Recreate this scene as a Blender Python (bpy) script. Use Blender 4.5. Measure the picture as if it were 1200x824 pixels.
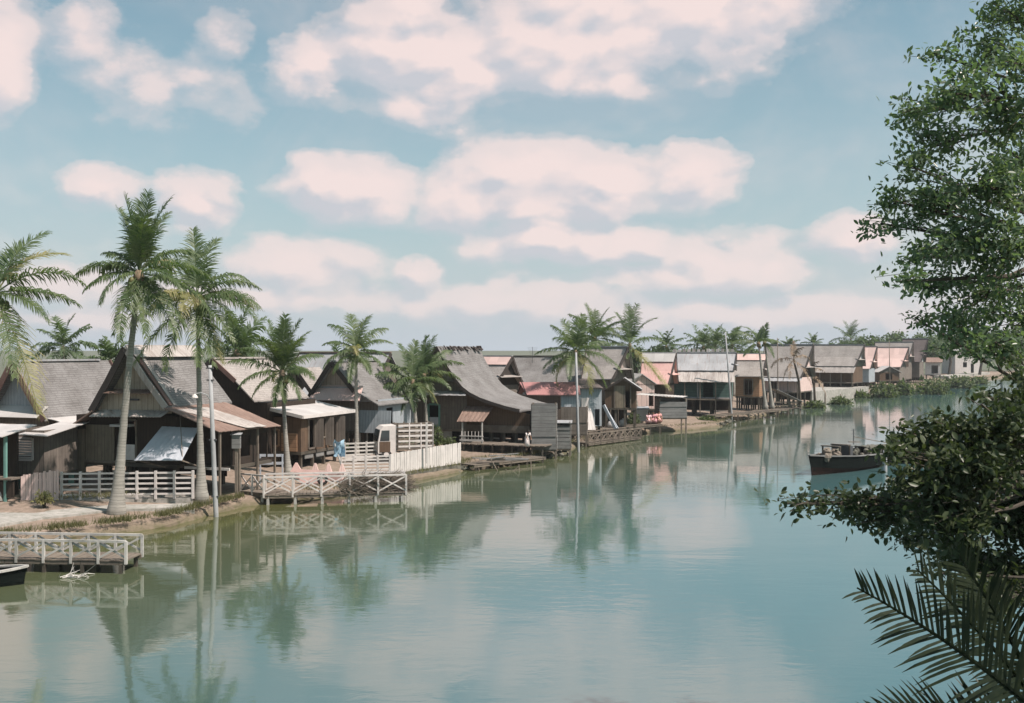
import bpy, math, random
import numpy as np
from mathutils import Vector, Matrix
R = math.radians
for o in list(bpy.data.objects): bpy.data.objects.remove(o)
sc = bpy.context.scene
COL = sc.collection

# ------------------------------------------------------------------ camera, world, sun, exposure
F, CX, CY, CZ = 1250.0, 600.0, 410.0, 6.5          # photograph's focal length (px), horizon row, eye height (m)
cam_d = bpy.data.cameras.new('camera'); cam = bpy.data.objects.new('camera', cam_d); COL.objects.link(cam)
cam.location = (0, 0, CZ); cam.rotation_euler = (R(90 - 0.09), 0, 0)
cam_d.lens = 36 * F / 1200; cam_d.sensor_width = 36; cam_d.clip_end = 9000; cam_d.clip_start = 0.2
sc.camera = cam
sc.view_settings.view_transform = 'Standard'; sc.view_settings.look = 'None'
sc.view_settings.exposure = 0.50; sc.view_settings.gamma = 1.0
sc.cycles.use_denoising = True
sc.cycles.max_bounces = 7; sc.cycles.transparent_max_bounces = 6; sc.cycles.volume_bounces = 1
sc.cycles.caustics_reflective = False; sc.cycles.caustics_refractive = False

SUN_DIR = Vector((0.80, -0.47, 0.0)).normalized() * math.cos(R(56)) + Vector((0, 0, math.sin(R(56))))
sd = bpy.data.lights.new('sun', 'SUN'); sun = bpy.data.objects.new('sun', sd); COL.objects.link(sun)
sun.rotation_euler = SUN_DIR.to_track_quat('Z', 'Y').to_euler()
sd.energy = 4.8; sd.angle = R(0.53); sd.color = (1.0, 0.87, 0.80)

wd = bpy.data.worlds.new('World'); sc.world = wd; wd.use_nodes = True
nt = wd.node_tree; nt.nodes.clear()
class NT:
    def __init__(s, nt): s.t = nt
    def n(s, typ, **kw):
        o = s.t.nodes.new(typ)
        for k, v in kw.items():
            setattr(o, k, v)
        return o
    def l(s, a, b): s.t.links.new(a, b)
    def m(s, op, a, b=None, c=None, clamp=False):
        o = s.t.nodes.new('ShaderNodeMath'); o.operation = op; o.use_clamp = clamp
        for i, q in enumerate((a, b, c)):
            if q is None: continue
            if isinstance(q, (int, float)): o.inputs[i].default_value = q
            else: s.t.links.new(q, o.inputs[i])
        return o.outputs[0]
    def mix(s, fac, a, b, typ='MIX'):
        o = s.t.nodes.new('ShaderNodeMix'); o.data_type = 'RGBA'; o.blend_type = typ
        for q, i in ((fac, 0), (a, 6), (b, 7)):
            if isinstance(q, (int, float)): o.inputs[i].default_value = q
            elif isinstance(q, tuple): o.inputs[i].default_value = (*q, 1)
            else: s.t.links.new(q, o.inputs[i])
        return o.outputs[2]
    def ramp(s, fac, stops, interp='LINEAR'):
        o = s.t.nodes.new('ShaderNodeValToRGB'); cr = o.color_ramp; cr.interpolation = interp
        while len(cr.elements) < len(stops): cr.elements.new(0.5)
        for e, (p, c) in zip(cr.elements, stops):
            e.position = p; e.color = (*c, 1) if isinstance(c, tuple) else (c, c, c, 1)
        s.t.links.new(fac, o.inputs[0]); return o.outputs[0]

# clouds: ellipses on the sky sphere (azimuth from +Y to +X, elevation, half-widths, all in degrees, density)
def _c(px, py, rx, ry, d=1.0):
    az = math.degrees(math.atan((px - CX) / F)); el = math.degrees(math.atan((CY - py) / F))
    return (az, el, math.degrees(rx / F)*1.16, math.degrees(ry / F)*1.14, d)
CLOUDS = [_c(0,105,52,62), _c(88,72,42,36,.7), _c(185,108,85,42,.42), _c(262,62,24,28,.25),
  _c(455,52,85,50,1.15), _c(545,82,95,34,1.1), _c(385,75,55,34), _c(470,12,40,30), _c(520,60,120,50,1.0), _c(500,120,90,22,.4),
  _c(700,8,150,55,1.05), _c(850,20,125,55,1.1), _c(640,60,150,50,1.05), _c(730,98,90,24,.45), _c(770,40,140,50,.9),
  _c(118,232,46,26,.95), _c(236,240,50,34,.95),
  _c(408,220,78,40,1.15), _c(370,205,35,25),
  _c(618,205,80,52,1.25), _c(700,222,100,42,1.2), _c(590,235,80,36,1.0), _c(808,212,58,32,1.1), _c(540,222,62,50,.8), _c(650,250,130,14,.6),
  _c(640,286,95,30,1.1), _c(730,290,60,26,.9), _c(850,312,85,34,.95), _c(795,330,120,16,.8), _c(915,322,30,20), _c(1000,290,50,30,.95),
  _c(350,312,95,34,.85), _c(490,322,30,22,1.0), _c(300,350,150,22,.7), _c(560,352,230,22,.7), _c(80,335,70,25,.6), _c(120,375,150,18,.6), _c(850,370,300,20,.7),
  (-48,9,12,5,1), (-70,16,16,6,1), (46,8,12,5,1), (66,17,18,7,1), (0,30,14,5,1), (-28,33,14,6,1), (30,36,16,6,1)]
grp = bpy.data.node_groups.new('cloud_field', 'ShaderNodeTree')
grp.interface.new_socket('Vector', in_out='INPUT', socket_type='NodeSocketVector')
grp.interface.new_socket('Value', in_out='OUTPUT', socket_type='NodeSocketFloat')
g = NT(grp); gi = g.n('NodeGroupInput'); go = g.n('NodeGroupOutput')
sx = g.n('ShaderNodeSeparateXYZ'); g.l(gi.outputs[0], sx.inputs[0])
acc = None
for az, el, ra, re_, d in CLOUDS:
    cb = g.n('ShaderNodeVectorMath', operation='SUBTRACT'); g.l(gi.outputs[0], cb.inputs[0]); cb.inputs[1].default_value = (az, el, 0)
    dv = g.n('ShaderNodeVectorMath', operation='DIVIDE'); g.l(cb.outputs[0], dv.inputs[0]); dv.inputs[1].default_value = (ra, re_, 1)
    ln = g.n('ShaderNodeVectorMath', operation='LENGTH'); g.l(dv.outputs[0], ln.inputs[0])
    q = g.m('MULTIPLY', g.m('SUBTRACT', 1.0, ln.outputs['Value']), d)
    acc = q if acc is None else g.m('SMOOTH_MAX', acc, q, 0.25)
g.l(acc, go.inputs[0])

w = NT(nt)
tc = w.n('ShaderNodeTexCoord')
sky = w.n('ShaderNodeTexSky', sky_type='NISHITA', sun_disc=False)
sky.sun_elevation = R(56); sky.sun_rotation = math.atan2(SUN_DIR.x, SUN_DIR.y); sky.air_density = 1.0; sky.dust_density = 1.5; sky.ozone_density = 1.0
nrm = w.n('ShaderNodeVectorMath', operation='NORMALIZE'); w.l(tc.outputs['Generated'], nrm.inputs[0])
sep = w.n('ShaderNodeSeparateXYZ'); w.l(nrm.outputs[0], sep.inputs[0])
azr = w.m('MULTIPLY', w.m('ARCTAN2', sep.outputs[0], sep.outputs[1]), 57.2958)
elr = w.m('MULTIPLY', w.m('ARCSINE', sep.outputs[2]), 57.2958)
def noise(t, vec, scale, det=5, rough=.55, dist=0.0):
    o = t.n('ShaderNodeTexNoise'); o.inputs['Scale'].default_value = scale; o.inputs['Detail'].default_value = det
    o.inputs['Roughness'].default_value = rough; o.inputs['Distortion'].default_value = dist
    if vec is not None: t.l(vec, o.inputs['Vector'])
    return o
st = w.n('ShaderNodeMapping'); st.inputs['Scale'].default_value = (1, 1, 1.6); w.l(nrm.outputs[0], st.inputs[0])
n1 = noise(w, st.outputs[0], 8, 6, .6); n2 = noise(w, st.outputs[0], 24, 7, .62); n3 = noise(w, st.outputs[0], 9, 4)
sc1 = w.n('ShaderNodeVectorMath', operation='SUBTRACT'); w.l(n1.outputs['Color'], sc1.inputs[0]); sc1.inputs[1].default_value = (.5, .5, .5)
wp1 = w.n('ShaderNodeVectorMath', operation='MULTIPLY'); w.l(sc1.outputs[0], wp1.inputs[0]); wp1.inputs[1].default_value = (4.6, 2.9, 0)
cb = w.n('ShaderNodeCombineXYZ'); w.l(azr, cb.inputs[0]); w.l(elr, cb.inputs[1])
wpv = w.n('ShaderNodeVectorMath', operation='ADD'); w.l(cb.outputs[0], wpv.inputs[0]); w.l(wp1.outputs[0], wpv.inputs[1])
vw = w.n('ShaderNodeVectorMath', operation='MULTIPLY_ADD'); w.l(sc1.outputs[0], vw.inputs[0]); vw.inputs[1].default_value = (.07, .07, .07); w.l(st.outputs[0], vw.inputs[2])
def puffs(off):
    a = w.n('ShaderNodeVectorMath', operation='ADD'); w.l(vw.outputs[0], a.inputs[0]); a.inputs[1].default_value = off; out = None
    for s_, k_ in ((15, 1.0), (36, .5)):
        v = w.n('ShaderNodeTexVoronoi', feature='SMOOTH_F1'); v.inputs['Scale'].default_value = s_; v.inputs['Smoothness'].default_value = .35; w.l(a.outputs[0], v.inputs['Vector'])
        q = w.m('MULTIPLY', w.m('SUBTRACT', .5, v.outputs['Distance']), k_); out = q if out is None else w.m('ADD', out, q)
    return out
pf0, pf1 = puffs((0, 0, 0)), puffs((.010, -.003, .022))
def field(off):
    ad = w.n('ShaderNodeVectorMath', operation='ADD'); w.l(wpv.outputs[0], ad.inputs[0]); ad.inputs[1].default_value = off
    gn = w.n('ShaderNodeGroup'); gn.node_tree = grp; w.l(ad.outputs[0], gn.inputs[0]); return gn.outputs[0]
f0 = field((0, 0, 0)); f1 = field((0.5, 0.9, 0))
dn = w.m('ADD', f0, w.m('MULTIPLY', w.m('SUBTRACT', n2.outputs[0], .5), .7))
dnv = w.m('ADD', w.m('ADD', f0, w.m('MULTIPLY', w.m('SUBTRACT', n2.outputs[0], .5), .52)), .16); dnv = w.m('ADD', dnv, w.m('MULTIPLY', pf0, .42))
soft = w.ramp(dnv, [(0.0, 0.0), (0.22, 0.30), (0.42, 0.72), (0.7, 0.93)], 'EASE')
hard = w.ramp(dnv, [(0.05, 0.0), (0.22, 0.40), (0.46, 0.80), (0.95, .95)], 'EASE')
fup = field((0.0, 1.2, 0)); upw = w.m('ADD', w.m('MULTIPLY', w.m('SUBTRACT', f0, fup), 1.6), .35, clamp=True)
mask = w.mix(upw, soft, hard)
vl = noise(w, st.outputs[0], 3.2, 5, .6, .8); veil = w.m('MULTIPLY', w.ramp(vl.outputs[0], [(.36, 0.0), (.66, 1.0)], 'EASE'), .24)
mask = w.m('MAXIMUM', mask, veil)
litv = w.m('ADD', w.m('MULTIPLY', w.m('SUBTRACT', f0, f1), 1.7), w.m('MULTIPLY', w.m('SUBTRACT', n2.outputs[0], .5), 1.0)); litv = w.m('ADD', litv, w.m('MULTIPLY', w.m('SUBTRACT', pf0, pf1), 1.8))
lit = w.m('ADD', litv, 0.66, clamp=True)
CLOUD_SHADE, CLOUD_LIT = (0.43, 0.43, 0.465), (0.66, 0.545, 0.525)
ccol = w.mix(lit, CLOUD_SHADE, CLOUD_LIT)
# clear sky: Nishita, tinted towards the film's teal; milky air near the horizon
blue = w.mix(1.0, sky.outputs[0], (0.064, 0.088, 0.075), 'MULTIPLY')
hz = w.m('POWER', w.m('SUBTRACT', 1.0, w.m('ABSOLUTE', sep.outputs[2]), clamp=True), 4.5)
hzm = w.m('MULTIPLY', hz, 0.97)
blue2 = w.mix(hzm, blue, (0.385, 0.425, 0.475))
elfade = w.m('SUBTRACT', 1.0, w.m('MULTIPLY', w.m('POWER', hz, 5.0), 0.6), clamp=True)
fac = w.m('MULTIPLY', mask, elfade)
tot = w.mix(fac, blue2, ccol)
bg = w.n('ShaderNodeBackground'); w.l(tot, bg.inputs[0]); bg.inputs[1].default_value = 1.0
wo = w.n('ShaderNodeOutputWorld'); w.l(bg.outputs[0], wo.inputs[0])
wd.cycles.sampling_method = 'MANUAL'; wd.cycles.sample_map_resolution = 512

# ------------------------------------------------------------------ helpers
def P(px, py, Y): return Vector(((px - CX) / F * Y, Y, CZ - (py - CY) / F * Y))
def G(px, py, z=0.0):
    Y = (CZ - z) * F / (py - CY); return Vector(((px - CX) / F * Y, Y, z))
def at(px, Y, z): return Vector(((px - CX) / F * Y, Y, z))
def tag(o, label=None, cat=None, group=None, kind=None):
    for k, v in (('label', label), ('category', cat), ('group', group), ('kind', kind)):
        if v: o[k] = v
    return o
def thing(name, label, cat, loc=(0, 0, 0), rot=0, group=None):
    o = bpy.data.objects.new(name, None); COL.objects.link(o); o.location = loc; o.rotation_euler = (0, 0, R(rot))
    o.empty_display_size = .2
    return tag(o, label, cat, group)
def copy_tree(o, parent=None, label=None):
    c = o.copy(); COL.objects.link(c); c.parent = parent
    if label: c['label'] = label
    for ch in list(o.children): copy_tree(ch, c)
    return c
class MB:
    def __init__(s, zoff=0.0): s.v = []; s.f = []; s.zoff = zoff
    def add(s, vs, fs):
        b = len(s.v); s.v += [tuple(p) for p in vs]; s.f += [tuple(b + i for i in f) for f in fs]; return s
    def box(s, x0, y0, z0, x1, y1, z1):
        if x0 > x1: x0, x1 = x1, x0
        if y0 > y1: y0, y1 = y1, y0
        if z0 > z1: z0, z1 = z1, z0
        return s.add([(x0,y0,z0),(x1,y0,z0),(x1,y1,z0),(x0,y1,z0),(x0,y0,z1),(x1,y0,z1),(x1,y1,z1),(x0,y1,z1)],
            [(0,3,2,1),(4,5,6,7),(0,1,5,4),(1,2,6,5),(2,3,7,6),(3,0,4,7)])
    def beam(s, p, q, w, h=None, up=(0, 0, 1)):
        p, q = Vector(p), Vector(q); h = h or w; d = (q - p).normalized(); up = Vector(up)
        if abs(d.dot(up)) > .98: up = Vector((1, 0, 0))
        a = d.cross(up).normalized() * w / 2; b = a.cross(d).normalized() * h / 2
        vs = [p-a-b, p+a-b, p+a+b, p-a+b, q-a-b, q+a-b, q+a+b, q-a+b]
        return s.add(vs, [(0,1,2,3),(7,6,5,4),(0,4,5,1),(1,5,6,2),(2,6,7,3),(3,7,4,0)])
    def tube(s, pts, rad, n=8, cap=True):
        pts = [Vector(p) for p in pts]; vs = []; fs = []; prev = Vector((1, 0, 0.01))
        for i, p in enumerate(pts):
            d = (pts[min(i + 1, len(pts) - 1)] - pts[max(i - 1, 0)]).normalized()
            a = (prev - d * prev.dot(d)).normalized(); prev = a; b = d.cross(a)
            r = rad[i] if isinstance(rad, (list, tuple)) else rad
            for k in range(n):
                t = 2 * math.pi * k / n; vs.append(p + a * math.cos(t) * r + b * math.sin(t) * r)
        for i in range(len(pts) - 1):
            for k in range(n):
                k2 = (k + 1) % n; fs.append((i*n+k, i*n+k2, (i+1)*n+k2, (i+1)*n+k))
        if cap: fs.append(tuple(range(n - 1, -1, -1))); fs.append(tuple((len(pts)-1)*n + k for k in range(n)))
        return s.add(vs, fs)
    def sheet(s, a, b, c, d, nu=1, nv=1, th=0.03, jit=0.0, wave=0.0, nwave=0):
        """thick quad a-b-c-d (a->b is u, a->d is v), optional jitter and corrugation across u"""
        a, b, c, d = map(Vector, (a, b, c, d)); nrm = (b - a).cross(d - a).normalized(); N = (nu + 1) * (nv + 1); vs = []
        top = []
        for j in range(nv + 1):
            for i in range(nu + 1):
                u, v = i / nu, j / nv
                p = (a * (1-u) + b * u) * (1-v) + (d * (1-u) + c * u) * v
                o = random.uniform(-jit, jit) + (wave * math.sin(2 * math.pi * nwave * u) if wave else 0)
                top.append(p + nrm * o)
        vs = top + [p - nrm * th for p in top]; fs = []
        I = lambda i, j: j * (nu + 1) + i
        for j in range(nv):
            for i in range(nu):
                q = (I(i, j), I(i+1, j), I(i+1, j+1), I(i, j+1)); fs.append(q); fs.append(tuple(N + k for k in reversed(q)))
        for i in range(nu):
            fs.append((I(i,0), N+I(i,0), N+I(i+1,0), I(i+1,0))); fs.append((I(i+1,nv), N+I(i+1,nv), N+I(i,nv), I(i,nv)))
        for j in range(nv):
            fs.append((I(0,j+1), N+I(0,j+1), N+I(0,j), I(0,j))); fs.append((I(nu,j), N+I(nu,j), N+I(nu,j+1), I(nu,j+1)))
        return s.add(vs, fs)
    def poly(s, pts, th, nrm):
        n = Vector(nrm).normalized() * th; a = [Vector(p) for p in pts]; k = len(a)
        fs = [tuple(range(k)), tuple(range(2*k-1, k-1, -1))] + [((i+1) % k, i, k+i, k+(i+1) % k) for i in range(k)]
        return s.add(a + [p + n for p in a], fs)
    def blob(s, c, r, n=8, m=6, jit=.12):
        c = Vector(c); vs = []; fs = []
        for j in range(1, m):
            for i in range(n):
                t, p = 2*math.pi*i/n, math.pi*j/m; k = 1 + random.uniform(-jit, jit)
                vs.append(c + Vector((r[0]*math.sin(p)*math.cos(t)*k, r[1]*math.sin(p)*math.sin(t)*k, r[2]*math.cos(p)*k)))
        for j in range(m - 2):
            for i in range(n): fs.append((j*n+i, (j+1)*n+i, (j+1)*n+(i+1) % n, j*n+(i+1) % n))
        vs += [c + Vector((0,0,r[2])), c - Vector((0,0,r[2]))]; T = len(vs) - 2
        for i in range(n): fs.append((T, i, (i+1) % n)); fs.append((T+1, (m-2)*n+(i+1) % n, (m-2)*n+i))
        return s.add(vs, fs)
    def lathe(s, c, prof, n=14):
        c = Vector(c); vs = []; fs = []
        for r, z in prof:
            for k in range(n): t = 2*math.pi*k/n; vs.append(c + Vector((r*math.cos(t), r*math.sin(t), z)))
        for j in range(len(prof) - 1):
            for k in range(n): fs.append((j*n+k, j*n+(k+1) % n, (j+1)*n+(k+1) % n, (j+1)*n+k))
        fs.append(tuple(range(n-1, -1, -1))); fs.append(tuple((len(prof)-1)*n+k for k in range(n)))
        return s.add(vs, fs)
    def build(s, name, mat, parent=None, smooth=False, uv=True):
        if s.zoff: s.v = [(x, y, z - s.zoff) for x, y, z in s.v]
        me = bpy.data.meshes.new(name); me.from_pydata(s.v, [], s.f); me.materials.append(mat)
        if uv:
            ul = me.uv_layers.new(name='UVMap'); co = [v.co for v in me.vertices]; Z = Vector((0, 0, 1)); data = np.empty(len(me.loops) * 2)
            for pl in me.polygons:
                n = pl.normal
                if abs(n.z) > .985: t, b = Vector((1, 0, 0)), Vector((0, 1, 0))
                else:
                    t = Z.cross(n).normalized(); b = n.cross(t)
                for li in pl.loop_indices:
                    p = co[me.loops[li].vertex_index]; data[2*li] = p.dot(t); data[2*li+1] = p.dot(b)
            ul.data.foreach_set('uv', data)
        if smooth: me.polygons.foreach_set('use_smooth', [True] * len(me.polygons))
        o = bpy.data.objects.new(name, me); COL.objects.link(o); o.parent = parent; return o
def np_mesh(name, verts, faces4, mat, parent=None):
    me = bpy.data.meshes.new(name); nv, nf = len(verts), len(faces4); k = faces4.shape[1]
    me.vertices.add(nv); me.vertices.foreach_set('co', verts.astype(np.float32).ravel())
    me.loops.add(nf * k); me.loops.foreach_set('vertex_index', faces4.astype(np.int32).ravel())
    me.polygons.add(nf); me.polygons.foreach_set('loop_start', np.arange(0, nf * k, k, dtype=np.int32))
    me.update(calc_edges=True); me.validate(); me.materials.append(mat)
    o = bpy.data.objects.new(name, me); COL.objects.link(o); o.parent = parent; return o

# ------------------------------------------------------------------ materials
MATS = {}
def mat(name, c1, c2=None, kind='plain', rough=.85, scale=1.0, dirt=.35, bump=.3, spec=.3, w1=.16, c3=None):
    """procedural surface; kind: plain | plank (vertical boards) | hplank | shingle | zinc | soil"""
    if name in MATS: return MATS[name]
    m = bpy.data.materials.new(name); m.use_nodes = True; t = NT(m.node_tree); b = m.node_tree.nodes['Principled BSDF']
    c2 = c2 or tuple(x * .6 for x in c1)
    tc = t.n('ShaderNodeTexCoord'); uv = tc.outputs['UV']; ob = tc.outputs['Object']
    big = noise(t, ob, .9 * scale, 5, .6); fine = noise(t, ob, 9 * scale, 4, .6)
    f = t.ramp(big.outputs[0], [(.35, 0.0), (.68, 1.0)])
    col = t.mix(f, c1, c2)
    h = fine.outputs[0]
    if kind in ('plank', 'hplank', 'zinc'):
        mp = t.n('ShaderNodeMapping'); t.l(uv, mp.inputs[0])
        if kind == 'hplank': mp.inputs['Rotation'].default_value = (0, 0, R(90))
        s = t.n('ShaderNodeSeparateXYZ'); t.l(mp.outputs[0], s.inputs[0])
        u = t.m('DIVIDE', s.outputs[0], w1)
        fr = t.m('FRACT', u); cell = t.m('FLOOR', u)
        if kind == 'zinc':
            h = t.m('ADD', t.m('MULTIPLY', t.m('SINE', t.m('MULTIPLY', s.outputs[0], 6.283 / w1)), .5), t.m('MULTIPLY', fine.outputs[0], .3))
            sm = t.n('ShaderNodeMapping'); t.l(uv, sm.inputs[0]); sm.inputs['Scale'].default_value = (3.5, .45, 1)
            stn = noise(t, sm.outputs[0], 1.6, 5, .65)
            rust = t.ramp(stn.outputs[0], [(.52 - .25 * (dirt - .35), 0.0), (.72 - .25 * (dirt - .35), 1.0)])
            col = t.mix(t.m('MULTIPLY', rust, .75), col, c3 or (.20, .12, .085))
            sheet = t.n('ShaderNodeTexWhiteNoise', noise_dimensions='2D')
            sv = t.n('ShaderNodeVectorMath', operation='DIVIDE'); t.l(uv, sv.inputs[0]); sv.inputs[1].default_value = (.8, 1.7, 1)
            fl = t.n('ShaderNodeVectorMath', operation='FLOOR'); t.l(sv.outputs[0], fl.inputs[0]); t.l(fl.outputs[0], sheet.inputs['Vector'])
            col = t.mix(t.m('MULTIPLY', sheet.outputs['Value'], .3), col, tuple(x * .5 for x in c1))
        else:
            wn = t.n('ShaderNodeTexWhiteNoise', noise_dimensions='1D'); t.l(cell, wn.inputs['W'])
            col = t.mix(t.m('MULTIPLY', wn.outputs['Value'], .55), col, c2)
            sm = t.n('ShaderNodeMapping'); t.l(mp.outputs[0], sm.inputs[0]); sm.inputs['Scale'].default_value = (14, .8, 1)
            gr = noise(t, sm.outputs[0], 1.5, 5, .6)
            col = t.mix(t.ramp(gr.outputs[0], [(.35, 0.0), (.75, .6)]), col, tuple(x * .55 for x in c2))
            gap = t.ramp(t.m('ABSOLUTE', t.m('SUBTRACT', fr, .5)), [(.44, 0.0), (.49, 1.0)])
            col = t.mix(t.m('MULTIPLY', gap, .8), col, tuple(x * .25 for x in c2))
            h = t.m('SUBTRACT', t.m('MULTIPLY', gr.outputs[0], .4), gap)
    elif kind == 'shingle':
        br = t.n('ShaderNodeTexBrick'); wz = noise(t, ob, 2.2, 4, .6); wv = t.n('ShaderNodeVectorMath', operation='MULTIPLY_ADD'); t.l(wz.outputs['Color'], wv.inputs[0]); wv.inputs[1].default_value = (.25, .10, 0); t.l(uv, wv.inputs[2])
        t.l(wv.outputs[0], br.inputs['Vector']); br.offset = .37; br.offset_frequency = 3
        br.inputs['Scale'].default_value = 1.0; br.inputs['Brick Width'].default_value = .42 * scale; br.inputs['Row Height'].default_value = .125 * scale
        br.inputs['Mortar Size'].default_value = .018; br.inputs['Mortar Smooth'].default_value = .6; br.inputs['Bias'].default_value = 0
        br.inputs['Color1'].default_value = (.25,.25,.25,1); br.inputs['Color2'].default_value = (1,1,1,1); br.inputs['Mortar'].default_value = (.0,.0,.0,1)
        bw = t.n('ShaderNodeRGBToBW'); t.l(br.outputs['Color'], bw.inputs[0])
        col = t.mix(t.m('MULTIPLY', bw.outputs[0], .3), col, tuple(min(1, x * 1.35) for x in c1))
        col = t.mix(t.m('MULTIPLY', br.outputs['Fac'], .35), col, tuple(x * .35 for x in c2))
        pst = t.n('ShaderNodeMapping'); t.l(uv, pst.inputs[0]); pst.inputs['Scale'].default_value = (.9, 2.2, 1); pz = noise(t, pst.outputs[0], 1.5, 9, .78); dk = t.ramp(pz.outputs[0], [(.56, 0.0), (.70, 1.0)])
        col = t.mix(t.m('MULTIPLY', dk, .55), col, c3 or tuple(x * .35 for x in c2))
        h = t.m('ADD', t.m('MULTIPLY', t.m('SUBTRACT', 1.0, br.outputs['Fac']), .6), t.m('MULTIPLY', bw.outputs[0], .7))
    elif kind == 'soil':
        if name == 'bank_soil':                                   # wet, weedy foot of the bank
            zz = t.n('ShaderNodeSeparateXYZ'); t.l(ob, zz.inputs[0]); wet = t.ramp(t.m('ADD', zz.outputs[2], t.m('MULTIPLY', t.m('SUBTRACT', fine.outputs[0], .5), .25)), [(.06, 1.0), (.30, 0.0)]); col = t.mix(wet, col, (.095, .088, .048))
        sp = noise(t, ob, 3.0 * scale, 8, .75); col = t.mix(t.ramp(sp.outputs[0], [(.42, 0.0), (.62, 1.0)]), col, c3 or tuple(x * .5 for x in c2))
        h = sp.outputs[0]
    if kind == 'plain' or kind == 'plank' or kind == 'hplank':
        di = noise(t, ob, 2.3, 7, .7); col = t.mix(t.m('MULTIPLY', t.ramp(di.outputs[0], [(.5, 0.0), (.72, 1.0)]), dirt), col, c3 or tuple(x * .35 for x in c2))
    t.l(col, b.inputs['Base Color']); b.inputs['Roughness'].default_value = rough; b.inputs['Specular IOR Level'].default_value = spec
    bp = t.n('ShaderNodeBump'); bp.inputs['Strength'].default_value = bump; bp.inputs['Distance'].default_value = .03
    t.l(h, bp.inputs['Height']); t.l(bp.outputs[0], b.inputs['Normal'])
    MATS[name] = m; return m
def leafmat(name, c1, c2, trans=.35, rough=.45, spec=.4):
    if name in MATS: return MATS[name]
    m = bpy.data.materials.new(name); m.use_nodes = True; t = NT(m.node_tree); t.t.nodes.clear()
    tc = t.n('ShaderNodeTexCoord'); nz = noise(t, tc.outputs['Object'], 1.3, 4, .6); nf = noise(t, tc.outputs['Object'], 17, 2, .5)
    f = t.ramp(t.m('ADD', t.m('MULTIPLY', nz.outputs[0], .6), t.m('MULTIPLY', nf.outputs[0], .4)), [(.38, 0.0), (.62, 1.0)])
    col = t.mix(f, c1, c2)
    pb = t.n('ShaderNodeBsdfPrincipled'); t.l(col, pb.inputs['Base Color']); pb.inputs['Roughness'].default_value = rough; pb.inputs['Specular IOR Level'].default_value = spec
    tr = t.n('ShaderNodeBsdfTranslucent'); t.l(t.mix(1.0, col, (1.5, 1.7, .7), 'MULTIPLY'), tr.inputs[0])
    mx = t.n('ShaderNodeMixShader'); mx.inputs[0].default_value = trans; t.l(pb.outputs[0], mx.inputs[1]); t.l(tr.outputs[0], mx.inputs[2])
    o = t.n('ShaderNodeOutputMaterial'); t.l(mx.outputs[0], o.inputs[0]); MATS[name] = m; return m
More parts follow.
